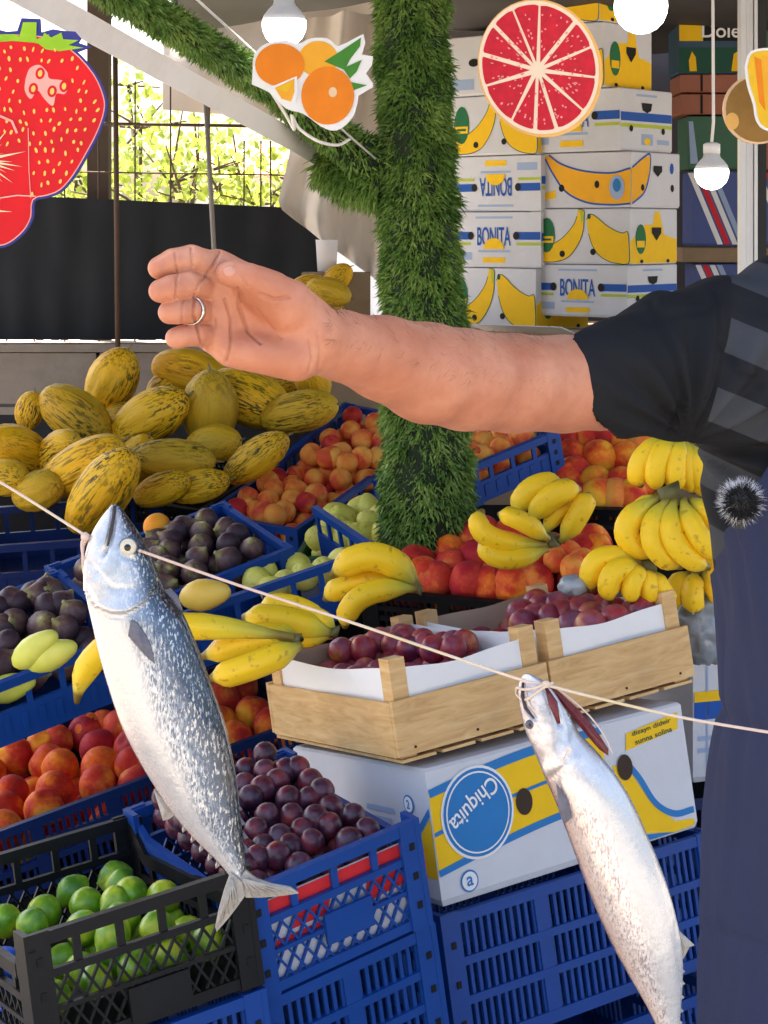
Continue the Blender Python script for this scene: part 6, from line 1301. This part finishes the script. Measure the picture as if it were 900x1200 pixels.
def eye(root, px, py, D, r, wm='eye_white'):
    c = at(px, py, D)-root.location
    def ball(rr, sq, off, nm, mat, par=None):
        bm = bmesh.new(); bmesh.ops.create_uvsphere(bm, u_segments=20, v_segments=12, radius=1)
        for v in bm.verts: v.co = Vector((v.co.x*rr, v.co.y*sq, v.co.z*rr))+c+Vector((0, off, 0))
        me = bpy.data.meshes.new(nm); bm.to_mesh(me); bm.free(); me.polygons.foreach_set('use_smooth', [True]*len(me.polygons)); return link_mesh(nm, me, mat, par or root)
    e = ball(r, r*.45, 0, 'eye', MAT[wm]); ball(r*1.12, r*.30, r*.08, 'eye_rim', MAT['fin_dark'], e); ball(r*.60, r*.42, -r*.10, 'pupil', MAT['pupil'], e)
def surf_depth(V, px, py):
    P = to_px(V); m = np.nonzero(np.linalg.norm(P-np.array((px, py)), axis=1) < 5)[0]; return float(V[m, 1].min()) if len(m) else FD
eye(f1, 150, 641, surf_depth(V, 150, 641)+.0005, .0075)
d0 = surf_depth(V, 165, 750); fin(f1, [(153, 727), (160, 730), (170, 744), (177, 758), (181, 778), (172, 770), (160, 757), (150, 745)], d0-.004, MAT['fin_dark'], 'pectoral_fin'); 
fin(f1, [(192, 692), (200, 690), (209, 700), (214, 716), (204, 712)], FD-.002, MAT['fin_dark'], 'dorsal_fin')
fin(f1, [(180, 925), (194, 940), (205, 955), (198, 960), (191, 962)], FD-.002, MAT['fin'], 'anal_fin')
for (x, y) in ((214, 970), (224, 982), (234, 993), (244, 1003), (253, 1012)): fin(f1, [(x+1, y-4), (x+5, y+2), (x, y+6), (x-1, y+2)], FD-.001, MAT['fin'], 'finlet', .0015)
for (x, y) in ((279, 945), (283, 962), (286, 978), (288, 994)): fin(f1, [(x-2, y-5), (x+5, y+4), (x+1, y+6), (x-2, y+5)], FD-.001, MAT['fin_dark'], 'finlet', .0015)
fin(f1, [(270, 1022), (284, 1034), (287, 1050), (280, 1060), (268, 1076), (254, 1092), (252, 1086), (256, 1066), (262, 1044)], FD-.006, MAT['fin'], 'tail_lobe', .003); fin(f1, [(280, 1030), (288, 1020), (300, 1030), (318, 1036), (340, 1040), (350, 1047), (330, 1050), (306, 1052), (288, 1052)], FD-.004, MAT['fin'], 'tail_lobe', .003)
rays(f1, [(272, 1030)]*6+[(284, 1030)]*6, [(254, 1088), (258, 1084), (262, 1078), (268, 1072), (274, 1065), (279, 1059), (346, 1046), (336, 1048), (326, 1049), (316, 1050), (306, 1051), (296, 1051)], FD-.009, .0011, MAT['fin'])
# right fish
GD = 1.60
rows2 = [(790, 614, 621), (796, 610, 634), (806, 607, 646), (820, 607.5, 656), (840, 611, 668), (860, 617, 680), (885, 628, 703), (910, 638, 723), (940, 651, 741), (975, 664, 757), (1010, 677, 772), (1050, 692, 786), (1090, 709, 796), (1120, 724, 800), (1150, 741, 800), (1180, 758, 798), (1210, 772, 796), (1240, 780, 797), (1270, 786, 800)]
f2 = empty('silver_fish', at(790, 1260, GD), None, 'right of two fish on the cord: pale mottled, turned belly out with open gill', 'fish', 'fish hung on the cord')
V, Q, uv = fish_loft(rows2, GD, [.60, .75, .78, .74, .62, .45])
N_ = normals(V, Q); Pp = to_px(V); arc2 = [(612, 905), (640, 912), (660, 900), (668, 878), (668, 850), (660, 825), (650, 806)]
ia = np.array([in_poly(a, b, arc2+[(610, 785), (600, 850)]) for a, b in Pp]) & (N_[:, 1] < .2); d_ = poly_dist(Pp, arc2); V = V+N_*(np.where(ia, .0035*np.exp(-d_/18)*np.clip(-N_[:, 1]*2.2-.5, 0, 1), 0))[:, None]
for pl, w, d in ((arc2, 1.7, .0030), ([(614, 800), (612, 815), (616, 830), (627, 842)], 2.0, .005), ([(640, 806), (650, 828), (656, 850)], 2.4, .005), ([(628, 850), (640, 870), (636, 895)], 2, .0012), ([(655, 912), (652, 935), (658, 962)], 2, .0015), ([(735, 920), (770, 1000), (792, 1080), (798, 1150)], 3, .0008)): V = groove(V, Q, pl, w, d)
fish_object('body', V, Q, uv, MAT['fish2'], f2)
mb = MB(); mb.tube([at(613, 800, GD-.009), at(612, 815, GD-.013), at(616, 830, GD-.0185), at(626, 842, GD-.022)], [.0010, .0016, .0016, .0008], 8); mb.build('mouth_slit', MAT['mouth'], f2, True, True)
mb = MB(); mb.tube([at(640, 806, GD-.016), at(648, 824, GD-.022), at(655, 848, GD-.026)], [.0012, .004, .0014], 8); mb.build('throat_slit', MAT['gill'], f2, True, True)
eye(f2, 621, 849, surf_depth(V, 621, 849)+.0008, .0036, 'fin_dark')
fin(f2, [(642, 801), (656, 812), (676, 830), (698, 855), (713, 878), (713, 886), (702, 878), (688, 862), (668, 838)], GD-.002, MAT['gill'], 'open_gill', .004, 0, .010)
mb = MB(); mb.tube(smooth_path([at(642, 799, GD-.006), at(664, 815, GD-.006), (at(690, 838, GD-.006)), at(708, 862, GD-.005), at(718, 884, GD-.004)]), .0008, 7); mb.build('gill_edge', M('gill plate', (.50, .42, .42), .3), f2, True, True)
fin(f2, [(652, 918), (664, 935), (670, 958), (662, 966), (655, 950)], surf_depth(V, 660, 940)-.002, MAT['fin_dark'], 'pectoral_fin'); fin(f2, [(793, 1088), (799, 1094), (814, 1108), (808, 1110), (802, 1122), (798, 1128)], GD-.002, MAT['fin'], 'anal_fin')
for (x, y) in ((799, 1136), (799, 1150), (798, 1166), (797, 1182), (796, 1196)): fin(f2, [(x-3, y-5), (x+4, y+3), (x, y+6), (x-3, y+5)], GD-.001, MAT['fin'], 'finlet', .0015)
fin(f2, [(788, 1262), (800, 1262), (822, 1320), (800, 1300)], GD, MAT['fin'], 'tail_lobe'); fin(f2, [(786, 1262), (794, 1262), (786, 1300), (752, 1322)], GD, MAT['fin'], 'tail_lobe')
# cord
cd = N('twisted cord'); cv = cd.coord('Object'); MAT['cord'] = cd.set(cd.ramp(cd.noise(cv, 6, 2), [(.35, (.58, .42, .35)), (.55, (.60, .50, .38)), (.7, (.56, .46, .24))]), rough=.7)
cr = empty('cord', at(450, 742, FD), None, 'thin pinkish cord stretched slanting across the picture carrying two fish', 'cord')
mb = MB(); mb.tube(smooth_path([at(-60, 533, 1.72), at(0, 565, 1.70), at(60, 602, 1.68), at(101, 628, FD-.002), at(112, 634, FD+.005)]), .0013, 8); mb.build('left_run', MAT['cord'], cr, True, True)
mb = MB(); mb.tube(smooth_path([at(163, 645, FD-.018), at(180, 651, FD-.012), at(280, 686, 1.645), at(420, 732, 1.625), at(540, 773, 1.61), at(612, 797, GD-.012), at(640, 803, GD-.016), at(700, 818, GD-.012), at(800, 841, 1.60), at(900, 858, 1.60), at(990, 872, 1.60)]), .0013, 8); mb.build('right_run', MAT['cord'], cr, True, True)
mb = MB(); mb.tube(smooth_path([at(100, 629, FD-.004), at(96, 636, FD-.006), at(97, 650, FD-.006), at(100, 660, FD-.004), at(99, 672, FD), at(97, 660, FD+.006), at(98, 640, FD+.004), at(104, 630, FD)]), .0013, 7); mb.lathe([(.001, -.004), (.004, -.002), (.004, .002), (.001, .004)], 8, Matrix.Translation(at(100, 629, FD-.003))); mb.build('jaw_loop', MAT['cord'], cr, True, True)
mb = MB(); mb.tube(smooth_path([at(640, 800, GD-.018), at(628, 806, GD-.020), at(614, 808, GD-.014), at(606, 806, GD-.004), at(606, 814, GD+.004), at(616, 820, GD-.016), at(636, 806, GD-.020), at(648, 800, GD-.014)]), .0012, 7); mb.lathe([(.001, -.003), (.003, -.002), (.003, .002), (.001, .003)], 8, Matrix.Translation(at(640, 802, GD-.018))); mb.build('jaw_loop', MAT['cord'], cr, True, True)
